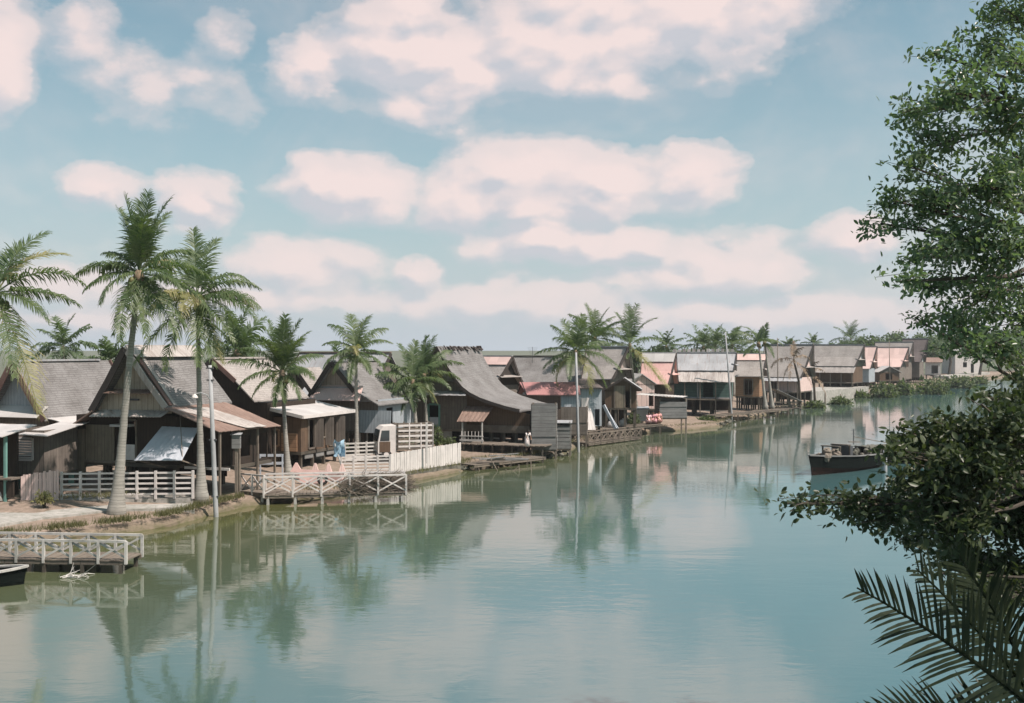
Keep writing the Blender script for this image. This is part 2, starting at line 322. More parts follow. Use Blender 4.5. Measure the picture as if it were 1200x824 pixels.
M = dict(
 shingle=mat('grey_shingle', (.20,.195,.19), (.12,.113,.108), 'shingle', .9, bump=.5),
 shingle_pale=mat('pale_shingle', (.33,.305,.285), (.235,.215,.20), 'shingle', .9, bump=.5),
 shingle_dark=mat('dark_shingle', (.15,.125,.12), (.10,.085,.08), 'shingle', .9, bump=.4),
 zinc=mat('grey_zinc', (.38,.39,.40), (.29,.30,.31), 'zinc', .6, w1=.09),
 zinc_pale=mat('pale_zinc', (.54,.52,.50), (.43,.415,.40), 'zinc', .55, w1=.09, dirt=.1, c3=(.35,.27,.23)),
 zinc_pink=mat('pink_zinc', (.62,.40,.36), (.55,.33,.30), 'zinc', .6, w1=.12, dirt=.15, c3=(.4,.25,.21)),
 zinc_rose=mat('rose_zinc', (.70,.52,.47), (.62,.45,.41), 'zinc', .6, w1=.12, dirt=.1, c3=(.5,.36,.32)),
 zinc_red=mat('red_zinc', (.40,.20,.19), (.34,.17,.165), 'zinc', .6, w1=.12, dirt=.15),
 rust=mat('rusty_zinc', (.27,.19,.155), (.20,.14,.115), 'zinc', .8, w1=.09, dirt=.5, c3=(.12,.07,.055)),
 streak=mat('streaked_zinc', (.46,.43,.40), (.33,.30,.28), 'zinc', .7, w1=.12, dirt=.55, c3=(.16,.12,.10)),
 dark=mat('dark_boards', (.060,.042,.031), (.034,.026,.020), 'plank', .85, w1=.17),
 brown=mat('brown_boards', (.16,.105,.068), (.105,.07,.047), 'plank', .85, w1=.16),
 tan=mat('tan_boards', (.27,.225,.165), (.19,.16,.12), 'plank', .85, w1=.18),
 orange=mat('ochre_boards', (.38,.235,.14), (.30,.18,.11), 'hplank', .85, w1=.2),
 grey=mat('grey_boards', (.23,.20,.17), (.15,.13,.112), 'plank', .9, w1=.2),
 hgrey=mat('weathered_planks', (.27,.27,.26), (.18,.18,.175), 'hplank', .9, w1=.22, bump=.5),
 panel=mat('pale_panel', (.50,.42,.33), (.38,.32,.26), 'plank', .85, w1=.3, dirt=.3),
 blue=mat('pale_blue_boards', (.40,.445,.47), (.31,.345,.37), 'plank', .8, w1=.18, dirt=.3),
 white_wall=mat('whitewash_boards', (.66,.62,.59), (.55,.52,.5), 'plank', .85, w1=.2, dirt=.25),
 pink_wall=mat('pink_whitewash', (.74,.57,.52), (.64,.5,.46), 'plank', .85, w1=.4, dirt=.2),
 green=mat('green_boards', (.11,.19,.17), (.08,.14,.125), 'hplank', .8, w1=.25),
 teal=mat('teal_paint', (.17,.33,.29), (.12,.25,.22), 'plain', .6),
 white=mat('white_paint', (.64,.60,.57), (.50,.475,.45), 'plain', .6, dirt=.25),
 whitew=mat('weathered_white', (.56,.54,.51), (.33,.325,.30), 'plain', .8, dirt=.65),
 barge=mat('dark_timber', (.06,.05,.045), (.04,.034,.03), 'plain', .8),
 redbarge=mat('red_brown_timber', (.20,.12,.10), (.14,.085,.07), 'plain', .8),
 timber=mat('grey_timber', (.20,.17,.135), (.12,.10,.085), 'plain', .9, dirt=.6),
 stilt=mat('wet_timber', (.10,.085,.068), (.055,.05,.04), 'plain', .8, dirt=.5),
 concrete=mat('concrete', (.42,.40,.37), (.32,.31,.285), 'soil', .9, bump=.3, c3=(.22,.22,.19)),
 pole=mat('pale_concrete', (.38,.39,.40), (.27,.28,.28), 'plain', .8, dirt=.2),
 sheet=mat('pale_canvas', (.46,.49,.53), (.38,.41,.45), 'plain', .7, dirt=.3),
 trunk=mat('palm_bark', (.40,.385,.345), (.27,.26,.23), 'hplank', .9, w1=.11, bump=.6),
 bark=mat('tree_bark', (.085,.072,.056), (.05,.044,.035), 'plain', .95, bump=.6),
 thatch=mat('dry_leaf', (.28,.21,.14), (.18,.13,.09), 'plain', .9),
 metal=mat('dark_metal', (.08,.085,.09), (.05,.05,.055), 'plain', .5),
 rubber=mat('rubber', (.03,.03,.03), (.02,.02,.02), 'plain', .8),
 glass=mat('window_glass', (.05,.06,.06), (.04,.045,.05), 'plain', .08, bump=0, spec=.6),
 pink=mat('pink_paint', (.62,.43,.39), (.52,.36,.33), 'plain', .7),
 rock=mat('wet_stone', (.19,.18,.15), (.12,.12,.095), 'soil', .9),
 hull=mat('dark_green_hull', (.010,.014,.012), (.007,.010,.009), 'hplank', .9, w1=.3, spec=.05),
 hullred=mat('dark_red_hull', (.030,.017,.013), (.02,.012,.01), 'hplank', .9, w1=.3, spec=.05),
 bluecloth=mat('blue_cloth', (.38,.55,.66), (.26,.42,.56), 'plain', .9),
 skin=mat('skin', (.30,.17,.11), (.26,.15,.10), 'plain', .6, dirt=0, bump=.02), hair=mat('black_hair', (.015,.013,.012), (.01,.01,.01), 'plain', .5, bump=.1),
 dress1=mat('rose_cloth', (.62,.33,.36), (.55,.28,.31), 'plain', .9, dirt=0), dress2=mat('pale_pink_cloth', (.74,.50,.52), (.66,.44,.46), 'plain', .9, dirt=0),
 dress3=mat('coral_cloth', (.64,.34,.31), (.56,.29,.27), 'plain', .9, dirt=0), dressw=mat('white_cloth', (.76,.68,.66), (.68,.6,.58), 'plain', .9, dirt=0),
 purple=mat('purple_paint', (.33,.15,.20), (.27,.12,.17), 'plain', .8),
)
L_palm = leafmat('palm_leaf', (.058,.102,.042), (.135,.172,.078), .38)
L_palm_dry = leafmat('palm_leaf_pale', (.18,.19,.075), (.30,.27,.14), .35)
L_far = leafmat('distant_leaf', (.065,.105,.055), (.11,.15,.075), .35, .7)
L_tree = leafmat('tree_leaf', (.065,.110,.065), (.14,.185,.12), .42, .3)
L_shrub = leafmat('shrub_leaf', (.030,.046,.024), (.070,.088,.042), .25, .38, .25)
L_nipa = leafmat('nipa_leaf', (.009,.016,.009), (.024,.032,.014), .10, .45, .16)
L_grass = leafmat('grass_blade', (.10,.105,.045), (.17,.155,.08), .35, .7)
L_reed = leafmat('reed_leaf', (.07,.10,.045), (.115,.14,.07), .35, .7)
# ------------------------------------------------------------------ water and ground
wm = bpy.data.materials.new('river_water'); wm.use_nodes = True; t = NT(wm.node_tree); b = wm.node_tree.nodes['Principled BSDF']
tc = t.n('ShaderNodeTexCoord')
big = noise(t, tc.outputs['Object'], .035, 3); colr = t.mix(big.outputs[0], (.050, .112, .118), (.062, .132, .136))
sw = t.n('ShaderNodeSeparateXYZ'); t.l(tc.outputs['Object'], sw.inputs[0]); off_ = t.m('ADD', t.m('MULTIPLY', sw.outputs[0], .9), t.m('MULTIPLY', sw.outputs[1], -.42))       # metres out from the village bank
algae_refl = t.ramp(t.m('ADD', t.m('DIVIDE', t.m('ADD', off_, 28.3), 19.0), t.m('MULTIPLY', t.m('SUBTRACT', big.outputs[0], .5), .8)), [(.0, (1, 1, 1)), (1.0, (0, 0, 0))]); colr = t.mix(algae_refl, colr, (.088, .092, .034)); t.l(colr, b.inputs['Base Color'])  # olive near the bank: algae, plus the dark houses' reflection painted into the colour
b.inputs['Roughness'].default_value = .045; b.inputs['IOR'].default_value = 1.9; b.inputs['Specular IOR Level'].default_value = 1.0
mp = t.n('ShaderNodeMapping'); mp.inputs['Rotation'].default_value = (0, 0, R(14)); mp.inputs['Scale'].default_value = (.55, 1.25, 1); t.l(tc.outputs['Object'], mp.inputs[0])
wa = noise(t, mp.outputs[0], 2.1, 3, .55, .6); wb = noise(t, mp.outputs[0], .35, 2, .5)
patch = noise(t, tc.outputs['Object'], .055, 3, .5); pm = t.ramp(patch.outputs[0], [(.38, .35), (.62, 1.0)])
hh = t.m('ADD', t.m('MULTIPLY', t.m('MULTIPLY', wa.outputs[0], pm), .085), t.m('MULTIPLY', wb.outputs[0], .16))
bp = t.n('ShaderNodeBump'); bp.inputs['Strength'].default_value = 1.0; bp.inputs['Distance'].default_value = .075; t.l(hh, bp.inputs['Height']); t.l(bp.outputs[0], b.inputs['Normal'])
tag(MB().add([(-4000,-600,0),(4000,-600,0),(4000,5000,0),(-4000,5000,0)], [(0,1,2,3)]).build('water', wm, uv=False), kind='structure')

m_land = mat('land_scrub', (.14,.145,.105), (.11,.115,.085), 'soil', .95, bump=.2, c3=(.06,.08,.045))
m_soil = mat('bank_soil', (.30,.235,.19), (.22,.17,.135), 'soil', .95, bump=.4, c3=(.17,.135,.10))
# shoreline of the village bank: (x, y) of the water's edge, read off the photograph; off = direction inland
SH = [(-400,-100),(-120,18),(-60,29),(-26,35),(-16.9,35.2),(-14.5,37.1),(-12.6,39.3),(-11.9,42.0),(-11.1,44.2),(-9.4,46.3),(-7.6,47.0),(-6.6,49.6),(-5.0,52.6),(-2.7,57.0),
      (-2.4,59.5),(0.5,61.5),(2.6,64.8),(4.3,71.5),(6.6,78.0),(11.2,84.3),(14.6,86.4),(17.3,89.5),(20.0,97),(23.5,103),(28,112),(33,124),(42,141),(58,165),(76,193),(97,222),(125,262),(165,292),(260,330),(500,420),(1200,640),(4000,1200)]
def bank(name, line, offs, rows):
    rnd = random.Random(3); V = []; n = len(line)
    fine = []
    for (a, b, oa, ob) in zip(line[:-1], line[1:], offs[:-1], offs[1:]):
        k = max(1, min(24, int(math.hypot(b[0]-a[0], b[1]-a[1]) / 1.1))) if a[1] < 300 and abs(a[0]) < 150 else 2
        for i in range(k): s = i / k; fine.append((a[0]*(1-s)+b[0]*s, a[1]*(1-s)+b[1]*s, oa[0]*(1-s)+ob[0]*s, oa[1]*(1-s)+ob[1]*s))
    fine.append((*line[-1], *offs[-1])); n = len(fine)
    for (d, z, j) in rows:
        for (x, y, ox, oy) in fine:
            V.append((x + ox*d + rnd.uniform(-j, j), y + oy*d + rnd.uniform(-j, j), z + rnd.uniform(-j, j)*.5))
    Fs = [(r*n+i, r*n+i+1, (r+1)*n+i+1, (r+1)*n+i) for r in range(len(rows)-1) for i in range(n-1)]
    return tag(MB().add(V, Fs).build(name, m_soil, uv=False), kind='structure')
def normals(line, side):
    o = []
    for i in range(len(line)):
        a, b = line[max(0, i-1)], line[min(len(line)-1, i+1)]; dx, dy = b[0]-a[0], b[1]-a[1]; l = math.hypot(dx, dy); o.append((-dy/l*side, dx/l*side))
    return o
nl = normals(SH, 1)
ROWS = [(-.5,-1.0,0),(-.12,-.05,.04),(0,.10,.09),(.18,.24,.09),(.6,.31,.06),(1.6,.36,.03),(3.5,.42,.03),(7,.62,.02)]
bank('ground', SH, nl, ROWS + [(14,.9,0)])
# one broad sheet behind carries the land to the horizon
inl = [(x+nx*12.5, y+ny*12.5) for (x, y), (nx, ny) in zip(SH, nl)]
V = [(x, y, .86) for x, y in inl]; far = [(-4000,-100),(-4000,20),(-4000,60)] 
n = len(V); Vf = []
for (x, y) in inl: Vf.append((x - 3500, y + 3500 + 2*abs(x), .86))
tag(MB().add(V + Vf, [(i, i+1, n+i+1, n+i) for i in range(n-1)]).build('land', m_land, uv=False), kind='structure')
RB = [(9,-80),(8.2,-10),(7.6,4),(8.0,12),(10.2,17),(12.5,24),(20.5,38),(42,72),(90,130),(200,210),(700,420),(4000,1000)]
RB = RB[::-1]; bank('ground', RB, normals(RB, 1), [(-.5,-1.0,0),(-.1,-.05,.05),(.05,.35,.06),(.6,.7,.05),(3,.9,.04),(8,1.0,0)])
inr = [(x+a*7, y+b*7) for (x, y), (a, b) in zip(RB, normals(RB, 1))]
n = len(inr); tag(MB().add([(x, y, .95) for x, y in inr] + [(4500 + 10*i, y - 1500, .95) for i, (x, y) in enumerate(inr)], [(i, i+1, n+i+1, n+i) for i in range(n-1)]).build('land', m_land, uv=False), kind='structure')

# ------------------------------------------------------------------ vegetation builders
def frond_geo(c, az, el, L, droop, rnd, nl=36, wid=.05, leaf=.85, hang=.35, tip=1.0, wind=(0.10, 0.0), roll=None, bend=.35):
    """rachis points and leaflets of one feather leaf"""
    az, el, droop = R(az), R(el), R(droop); pts = []; p = Vector(c); N = 12
    side_bend = rnd.uniform(-bend, bend); roll = R(roll) if roll is not None else rnd.uniform(-.35, .35); tang = []
    for i in range(N + 1):
        t = i / N; e = el - droop * t ** 1.35; a = az + side_bend * t
        d = Vector((math.cos(e)*math.cos(a), math.cos(e)*math.sin(a), math.sin(e))); d.x += wind[0]*t; d.y += wind[1]*t; d.normalize()
        pts.append(p.copy()); tang.append(d); p = p + d * (L / N)
    V = []; Q = []
    def emit(a, b, c_, d): V.extend([a, b, c_, d]); k = len(V); Q.append((k-4, k-3, k-2, k-1))
    for i in range(N):                      # rachis as a crossed strip
        r0, r1 = .028*(1-.8*i/N), .028*(1-.8*(i+1)/N); s = tang[i].cross(Vector((0,0,1))); s = s.normalized() if s.length > 1e-3 else Vector((1,0,0)); u = s.cross(tang[i])
        emit(pts[i]-s*r0, pts[i]+s*r0, pts[i+1]+s*r1, pts[i+1]-s*r1); emit(pts[i]-u*r0, pts[i]+u*r0, pts[i+1]+u*r1, pts[i+1]-u*r1)
    for sgn in (-1, 1):
        gaps = set()
        for _ in range(rnd.randint(0, 4)): g0 = rnd.randint(3, nl); gaps |= set(range(g0, g0 + rnd.randint(1, 3)))
        for k in range(nl):
            t = .14 + .85 * (k + rnd.random()*.6) / nl; x = t * N; i = min(N-1, int(x)); q = pts[i].lerp(pts[i+1], x-i); T = tang[i]
            s = T.cross(Vector((0,0,1))); s = s.normalized() if s.length > 1e-3 else Vector((math.sin(az), -math.cos(az), 0)); u = s.cross(T); s, u = s*math.cos(roll)+u*math.sin(roll), u*math.cos(roll)-s*math.sin(roll)
            l = leaf * (math.sin(math.pi * min(1, .18 + .82*t) ** .9) * .72 + .30) * rnd.uniform(.66, 1.16) * (tip if t > .9 else 1)
            if rnd.random() < .05 or (k % 97 in gaps): continue
            d1 = (T*(.35 + .55*t) + s*sgn*(1.0-.35*t) + u*rnd.uniform(.05, .4)).normalized()
            d2 = (d1 + Vector((wind[0]*1.5, wind[1]*1.5, -hang*rnd.uniform(.8, 2.2)))).normalized(); d3 = (d2 + Vector((wind[0], wind[1], -hang*1.6))).normalized()
            wv = T * wid * rnd.uniform(.7, 1.1); a = q + d1*l*.4; b = a + d2*l*.35; e = b + d3*l*.25
            emit(q - wv*.4, q + wv*.4, a + wv*.5, a - wv*.5); emit(a - wv*.5, a + wv*.5, b + wv*.35, b - wv*.35); emit(b - wv*.35, b + wv*.35, e + wv*.04, e - wv*.04)
    return V, Q
def palm(label, base, crown, fronds, L=3.6, seed=1, name='coconut_palm', r=.16, sag=.0, droopw=60, group='coconut palms on the village bank', detail=1.0, nuts=6, leafm=None, pale=2, foot=1.8, leaf=.85, wid=.05, wind=(.10, 0)):
    """fronds: a count, or explicit (azimuth, elevation, length, droop) list"""
    rnd = random.Random(seed); base = Vector(base); crown = Vector(crown)
    t0 = thing(name, label, 'palm tree', base, 0, group); c = crown - base; n = 40; tp = []; rr = []
    for i in range(n + 1):
        s = i / n; bow = math.sin(math.pi * s) * sag; p = c * s; p.x = c.x * (s + bow*(1 if c.x > 0 else -1)) + rnd.uniform(-.006, .006); tp.append((p.x, p.y, p.z - (.25 if i == 0 else 0)))
        rr.append(r * .74 * ((foot - 1) * math.exp(-s*9) + 1 - .42*s) * (1.02 if i % 2 else .98))
    MB().tube(tp, rr, 10).build('trunk', M['trunk'], t0, smooth=True)
    if isinstance(fronds, int):
        k = fronds; fl = []
        for i in range(k):
            q = i / (k - 1); fl.append((i * 137.5 + rnd.uniform(-14, 14), 82 - 118 * q ** .95 + rnd.uniform(-8, 8), L * rnd.uniform(.85, 1.08) * (.8 + .2*q), droopw * rnd.uniform(.7, 1.2) * (.6 + .5*q)))
        fronds = fl
    V = []; Q = []; V2 = []; Q2 = []
    for i, (a, e, l, d) in enumerate(fronds):
        v, q = frond_geo(c, a, e, l, d, rnd, nl=max(20, int(62*detail)), leaf=leaf*1.16*l/3.6, wid=wid*1.1/ max(.5, detail), hang=.20 if e > 60 else .62, wind=wind)
        tgt, tq = (V2, Q2) if i >= len(fronds) - pale else (V, Q); off = len(tgt); tgt += v; tq += [tuple(off + z for z in f) for f in q]
    if V: np_mesh('crown', np.array(V), np.array(Q), leafm or L_palm, t0)
    if V2: np_mesh('crown', np.array(V2), np.array(Q2), L_palm_dry, t0)
    m = MB(); m.blob(c - Vector((0,0,.16)), (r*.95, r*.95, .30), 9, 6)                         # fibrous heart
    m.build('crown_shaft', M['thatch'], t0, smooth=True)
    if nuts:
        for k in range(nuts):
            a = rnd.uniform(0, 6.28); MB().blob(c + Vector((math.cos(a)*.3, math.sin(a)*.3, -.38 + rnd.uniform(-.12, .1))), (.11,.11,.14), 8, 6, .03).build('coconut', L_palm_dry if k % 3 else L_palm, t0, smooth=True, uv=False)
    return t0
def leaves_np(rng, cen, size, elong=2.2, up=.5):
    """folded four-vertex leaves round the given centres"""
    n = len(cen); d = rng.normal(size=(n, 3)); d[:, 2] -= .35; d /= np.linalg.norm(d, axis=1)[:, None]
    z = rng.normal(size=(n, 3)); z[:, 2] += up*2; s = np.cross(d, z); s /= np.linalg.norm(s, axis=1)[:, None] + 1e-9
    nn = np.cross(s, d); L = size * rng.uniform(.6, 1.25, n)[:, None]; W = L / elong * .5
    a = cen; b = cen + d*L; up_ = nn*W*.35; m1 = cen + d*L*.30; m2 = cen + d*L*.66 ; cv = nn*L*rng.uniform(-.12, .12, n)[:, None]
    v = np.stack([a, m1 + s*W*.92 + up_, m2 + s*W*.85 + up_ + cv*.5, b + cv, m2 - s*W*.85 + up_ + cv*.5, m1 - s*W*.92 + up_], 1).reshape(-1, 3); q = np.arange(n*6).reshape(n, 6)
    f = np.concatenate([q[:, [0,1,2,3]], q[:, [0,3,4,5]]]); return v, f
def broad_tree(name, label, cat, base, nodes, blobs, seed=1, leaf=.1, lm=None, trunk_r=.2, twig_r=.012, per=14, spread=.16, group=None, elong=2.2, bark='bark'):
    """nodes: trunk polyline; blobs: (x,y,z, rx,ry,rz, twigs): one limb per blob, twigs through it, leaves set along the twigs"""
    rng = np.random.default_rng(seed); rnd = random.Random(seed); base = Vector(base); t0 = thing(name, label, cat, base, 0, group)
    m = MB(); nd = [Vector(p) - base for p in nodes]; k = len(nd)
    m.tube(nd, [trunk_r * (1 - .65*i/(k-1)) for i in range(k)], 9); cen = []
    for (x, y, z, rx, ry, rz, n) in blobs:
        c = Vector((x, y, z)) - base; lo = [q for q in nd[1:] if q.z < c.z + .5] or nd[1:2]; a = min(lo, key=lambda q: (q - c).length)
        mid = a.lerp(c, .55) + Vector((rnd.uniform(-.1,.1)*rx, 0, rz*.25)); ln = (c-a).length
        r0 = max(twig_r*1.6, min(trunk_r*.3, .010*ln + twig_r)); m.tube([a, a.lerp(mid, .5) + Vector((0,0,.08*ln)), mid, c], [r0, r0*.75, r0*.55, twig_r], 6)
        for j in range(n):
            v = Vector(rng.normal(size=3)).normalized() * rng.random() ** .45; e = c + Vector((v.x*rx, v.y*ry, v.z*rz)); s = mid.lerp(c, rnd.uniform(.1, 1))
            h = s.lerp(e, .5) + Vector((0, 0, .06*(e-s).length)); m.tube([s, h, e], [twig_r*.8, twig_r*.5, twig_r*.25], 3, cap=False)
            pp = rng.random((per, 1)) ** .7; A = np.array(h)*(1-pp) + np.array(e)*pp; cen.append(A + rng.normal(size=(per, 3)) * spread * np.array([[1, 1, .7]]))
    m.build('trunk', M[bark], t0, uv=False)
    v, f = leaves_np(rng, np.concatenate(cen), leaf, elong); np_mesh('crown', v, f, lm or L_tree, t0); return t0
def bush(name, label, cat, c, r, n, leaf, lm, seed=1, group=None, base_z=None, kind=None):
    """low clump of leaves on stems, centre c (ground point) radii r"""
    rng = np.random.default_rng(seed); c = Vector(c); cen = rng.normal(size=(n, 3)); cen /= np.linalg.norm(cen, axis=1)[:, None]; cen *= rng.random((n, 1)) ** .4
    lump = 1 + .3*np.sin(cen[:, [0]]*7 + seed) * np.cos(cen[:, [1]]*6); cen = cen * lump * np.array([r]); cen[:, 2] = np.abs(cen[:, 2])
    t0 = thing(name, label, cat, c, 0, group); v, f = leaves_np(rng, cen, leaf, 2.6, .2); np_mesh('foliage', v, f, lm, t0)
    m = MB(); rnd = random.Random(seed)
    for k in range(7): a = rnd.uniform(0, 6.28); m.beam((0,0,-.3), (math.cos(a)*r[0]*.6, math.sin(a)*r[1]*.6, r[2]*.7), .03)
    m.build('stem', M['bark'], t0, uv=False); return t0
def blades(name, label, pts, h, n, lm, seed=1, spread=.2, kind='stuff', cat='grass'):
    """n upright blades scattered along a polyline of ground points"""
    rng = np.random.default_rng(seed); pts = np.array([tuple(p) for p in pts]); k = rng.random(n) * (len(pts) - 1); k = k[(np.sin(k*23.0+seed) + np.sin(k*9.1+2*seed) + rng.normal(size=n)*.5) > -.1]; n = len(k); i = k.astype(int).clip(0, len(pts)-2); fr = (k - i)[:, None]
    c = pts[i]*(1-fr) + pts[i+1]*fr + rng.normal(size=(n, 3)) * np.array([[spread, spread, .03]]); a = rng.random(n)*6.283
    s = np.stack([np.cos(a), np.sin(a), 0*a], 1) * .012*(1+h); hh = h * rng.uniform(.4, 1.2, n)[:, None]; lean = rng.normal(size=(n, 3)) * .3 * h; lean[:, 2] = 0
    tip = c + np.array([[0, 0, 1]])*hh + lean; v = np.stack([c - s, c + s, tip], 1).reshape(-1, 3); f = np.arange(n*3).reshape(n, 3)
    o = np_mesh(name, v, f, lm); return tag(o, label, cat, kind=kind)

# ------------------------------------------------------------------ house builder
class House:
    """local x runs across the gable, local y back along the ridge; z given in world metres; root = foot of the front gable's apex"""
    def __init__(s, name, label, apex, Y, rot, zb=.8, group='timber houses on the river bank', cat='house'):
        p = P(apex[0], apex[1], Y); s.x, s.y, s.zr, s.zb = p.x, Y, p.z, zb; s.a = R(rot); s.c, s.s = math.cos(s.a), math.sin(s.a)
        s.root = thing(name, label, cat, (p.x, Y, zb), rot, group)
    def mb(s): return MB(s.zb)
    def hy(s, px, py, c=0.0):           # (x, z) where the sight line meets local plane y = c
        dx, dz = (px-CX)/F, -(py-CY)/F; t = (c - s.s*s.x + s.c*s.y) / (-s.s*dx + s.c); return (s.c*(t*dx - s.x) + s.s*(t - s.y), CZ + t*dz)
    def hx(s, px, py, c=0.0):           # (y, z) on local plane x = c
        dx, dz = (px-CX)/F, -(py-CY)/F; t = (c + s.c*s.x + s.s*s.y) / (s.c*dx + s.s); return (-s.s*(t*dx - s.x) + s.c*(t - s.y), CZ + t*dz)
    def z(s, py, x, y): return CZ - (py-CY)/F*(s.y + s.s*x + s.c*y)
    def world(s, x, y, z): return Vector((s.x + s.c*x - s.s*y, s.y + s.s*x + s.c*y, z))
    def part(s, m, name, mt, parent=None, smooth=False): return m.build(name, M[mt], parent or s.root, smooth)
    def slope(s, prof, y0, y1, mt, th=.07, flare=0.0, name='roof', jit=.012, cell=.7, flareb=None, wave=0):
        m = s.mb(); n = max(2, int((y1 - y0) / cell)); fl = flareb if flareb is not None else flare
        pts = prof if prof[0][1] >= prof[-1][1] else prof[::-1]; zt, ze = pts[0][1], pts[-1][1]; rows = []
        sub = []
        for (a, b) in zip(pts[:-1], pts[1:]):
            k = max(1, int(math.hypot(b[0]-a[0], b[1]-a[1]) / .6)); sub += [(a[0]+(b[0]-a[0])*i/k, a[1]+(b[1]-a[1])*i/k) for i in range(k)]
        sub.append(pts[-1]); V = []; W = n + 1; sg = 1 if pts[-1][0] > pts[0][0] else -1
        for (x, z) in sub:
            q = (z - ze) / max(.01, zt - ze)
            for i in range(W):
                u = i / n; V.append((x, (y0 - flare*q) * (1-u) + (y1 + fl*q) * u, z + random.uniform(-jit, jit)))
        K = len(V); V += [(x, y, z - th) for x, y, z in V]; Fs = []; H_ = len(sub)
        for j in range(H_ - 1):
            for i in range(n):
                q = (j*W+i, (j+1)*W+i, (j+1)*W+i+1, j*W+i+1); q = q if sg > 0 else q[::-1]; Fs.append(q); Fs.append(tuple(K + k for k in reversed(q)))
        edge = [j*W for j in range(H_)] + [(H_-1)*W + i for i in range(1, W)] + [j*W + n for j in range(H_-2, -1, -1)] + [i for i in range(n-1, 0, -1)]
        for a, b in zip(edge, edge[1:] + edge[:1]): Fs.append((a, b, K+b, K+a) if sg < 0 else (b, a, K+a, K+b))
        m.add(V, Fs); return s.part(m, name, mt)
    def ridge(s, y0, y1, mt, w=.22, parent=None, flare=0): 
        m = s.mb(); m.beam((0, y0-flare, s.zr+.05), (0, y1+flare, s.zr+.05), w, .09); return s.part(m, 'ridge_cap', mt, parent)
    def barge(s, prof, y, mt, h=.24, th=.05, flare=0.0, name='barge_board', back=False):
        m = s.mb(); zt, ze = max(p[1] for p in prof), min(p[1] for p in prof)
        f = lambda z: (y + flare*(z-ze)/(zt-ze)) if back else (y - flare*(z-ze)/(zt-ze))
        for (a, b) in zip(prof[:-1], prof[1:]):
            m.beam((a[0], f(a[1]), a[1]-.03), (b[0], f(b[1]), b[1]-.03), th, h, up=(0,0,1)) if abs(b[0]-a[0]) > abs(b[1]-a[1])*.2 else m.beam((a[0], f(a[1]), a[1]), (b[0], f(b[1]), b[1]), th, h)
        return s.part(m, name, mt)
    def gable(s, pl, pr, y, zbot, mt, th=.05, name='gable_panel', drop=.1, ztop=None):
        """panel under both roof slopes, above zbot (and below ztop)"""
        def clip(prof):
            out = []
            for (a, b) in zip(prof[:-1], prof[1:]):
                if a[1] > zbot: out.append(a)
                if (a[1] - zbot) * (b[1] - zbot) < 0: q = (a[1]-zbot)/(a[1]-b[1]); out.append((a[0]+(b[0]-a[0])*q, zbot+drop)); break
            else:
                if prof[-1][1] > zbot: out.append(prof[-1])
            return out
        L_, R_ = clip(pl), clip(pr); m = s.mb()
        if ztop is not None:
            def top(pr_):
                for i, (a, b) in enumerate(zip(pr_[:-1], pr_[1:])):
                    if a[1] >= ztop >= b[1]: q = (a[1]-ztop)/(a[1]-b[1]); return [(a[0]+(b[0]-a[0])*q, ztop+drop)] + pr_[i+1:]
                return pr_
            L_, R_ = top(L_), top(R_); ring = [(x, z-drop) for x, z in L_] + [(L_[-1][0], zbot)] + [(R_[-1][0], zbot)] + [(x, z-drop) for x, z in reversed(R_)]
        else:
            ring = [(x, z-drop) for x, z in L_]; ring += [(L_[-1][0], zbot), (R_[-1][0], zbot)] + [(x, z-drop) for x, z in reversed(R_[1:])]
        out = []
        for p in ring:
            if not out or math.hypot(p[0]-out[-1][0], p[1]-out[-1][1]) > .02: out.append(p)
        m.poly([(x, y, z) for x, z in out], th, (0, 1, 0)); return s.part(m, name, mt)
    def panel(s, m, ax, c, u0, u1, z0, z1, holes=(), th=.06):
        if u0 > u1: u0, u1 = u1, u0
        us = sorted({u0, u1, *[min(max(h[0], u0), u1) for h in holes], *[min(max(h[1], u0), u1) for h in holes]}); zs = sorted({z0, z1, *[min(max(h[2], z0), z1) for h in holes], *[min(max(h[3], z0), z1) for h in holes]})
        for a, b in zip(us[:-1], us[1:]):
            for p, q in zip(zs[:-1], zs[1:]):
                cu, cz = (a+b)/2, (p+q)/2
                if any(h[0] < cu < h[1] and h[2] < cz < h[3] for h in holes) or b-a < 1e-4 or q-p < 1e-4: continue
                if ax == 'y': m.box(a, c, p, b, c+th, q)
                else: m.box(c-th/2, a, p, c+th/2, b, q)
    def walls(s, x0, x1, y0, y1, z0, z1, mt, front=(), right=(), left=(), floor='stilt', mtr=None, back=True):
        m = s.mb(); s.panel(m, 'y', y0, x0, x1, z0, z1, front)
        if back: s.panel(m, 'y', y1, x0, x1, z0, z1)
        if mtr is None: s.panel(m, 'x', x1-.03, y0+.062, y1-.002, z0, z1, right)
        s.panel(m, 'x', x0+.03, y0+.062, y1-.002, z0, z1, left); s.part(m, 'wall', mt)
        if mtr: m = s.mb(); s.panel(m, 'x', x1-.03, y0+.062, y1-.002, z0, z1, right); s.part(m, 'wall', mtr)
        if floor: m = s.mb(); m.box(x0-.04, y0-.05, z0-.14, x1+.04, y1+.05, z0-.003); s.part(m, 'floor', floor)
    def stilts(s, x0, x1, y0, y1, z1, nx, ny, mt='stilt', w=.16, z0=-.2):
        for i in range(nx):
            for j in range(ny):
                m = s.mb(); x, y = x0+(x1-x0)*i/max(1,nx-1), y0+(y1-y0)*j/max(1,ny-1); m.box(x-w/2, y-w/2, z0, x+w/2, y+w/2, z1); s.part(m, 'stilt', mt)
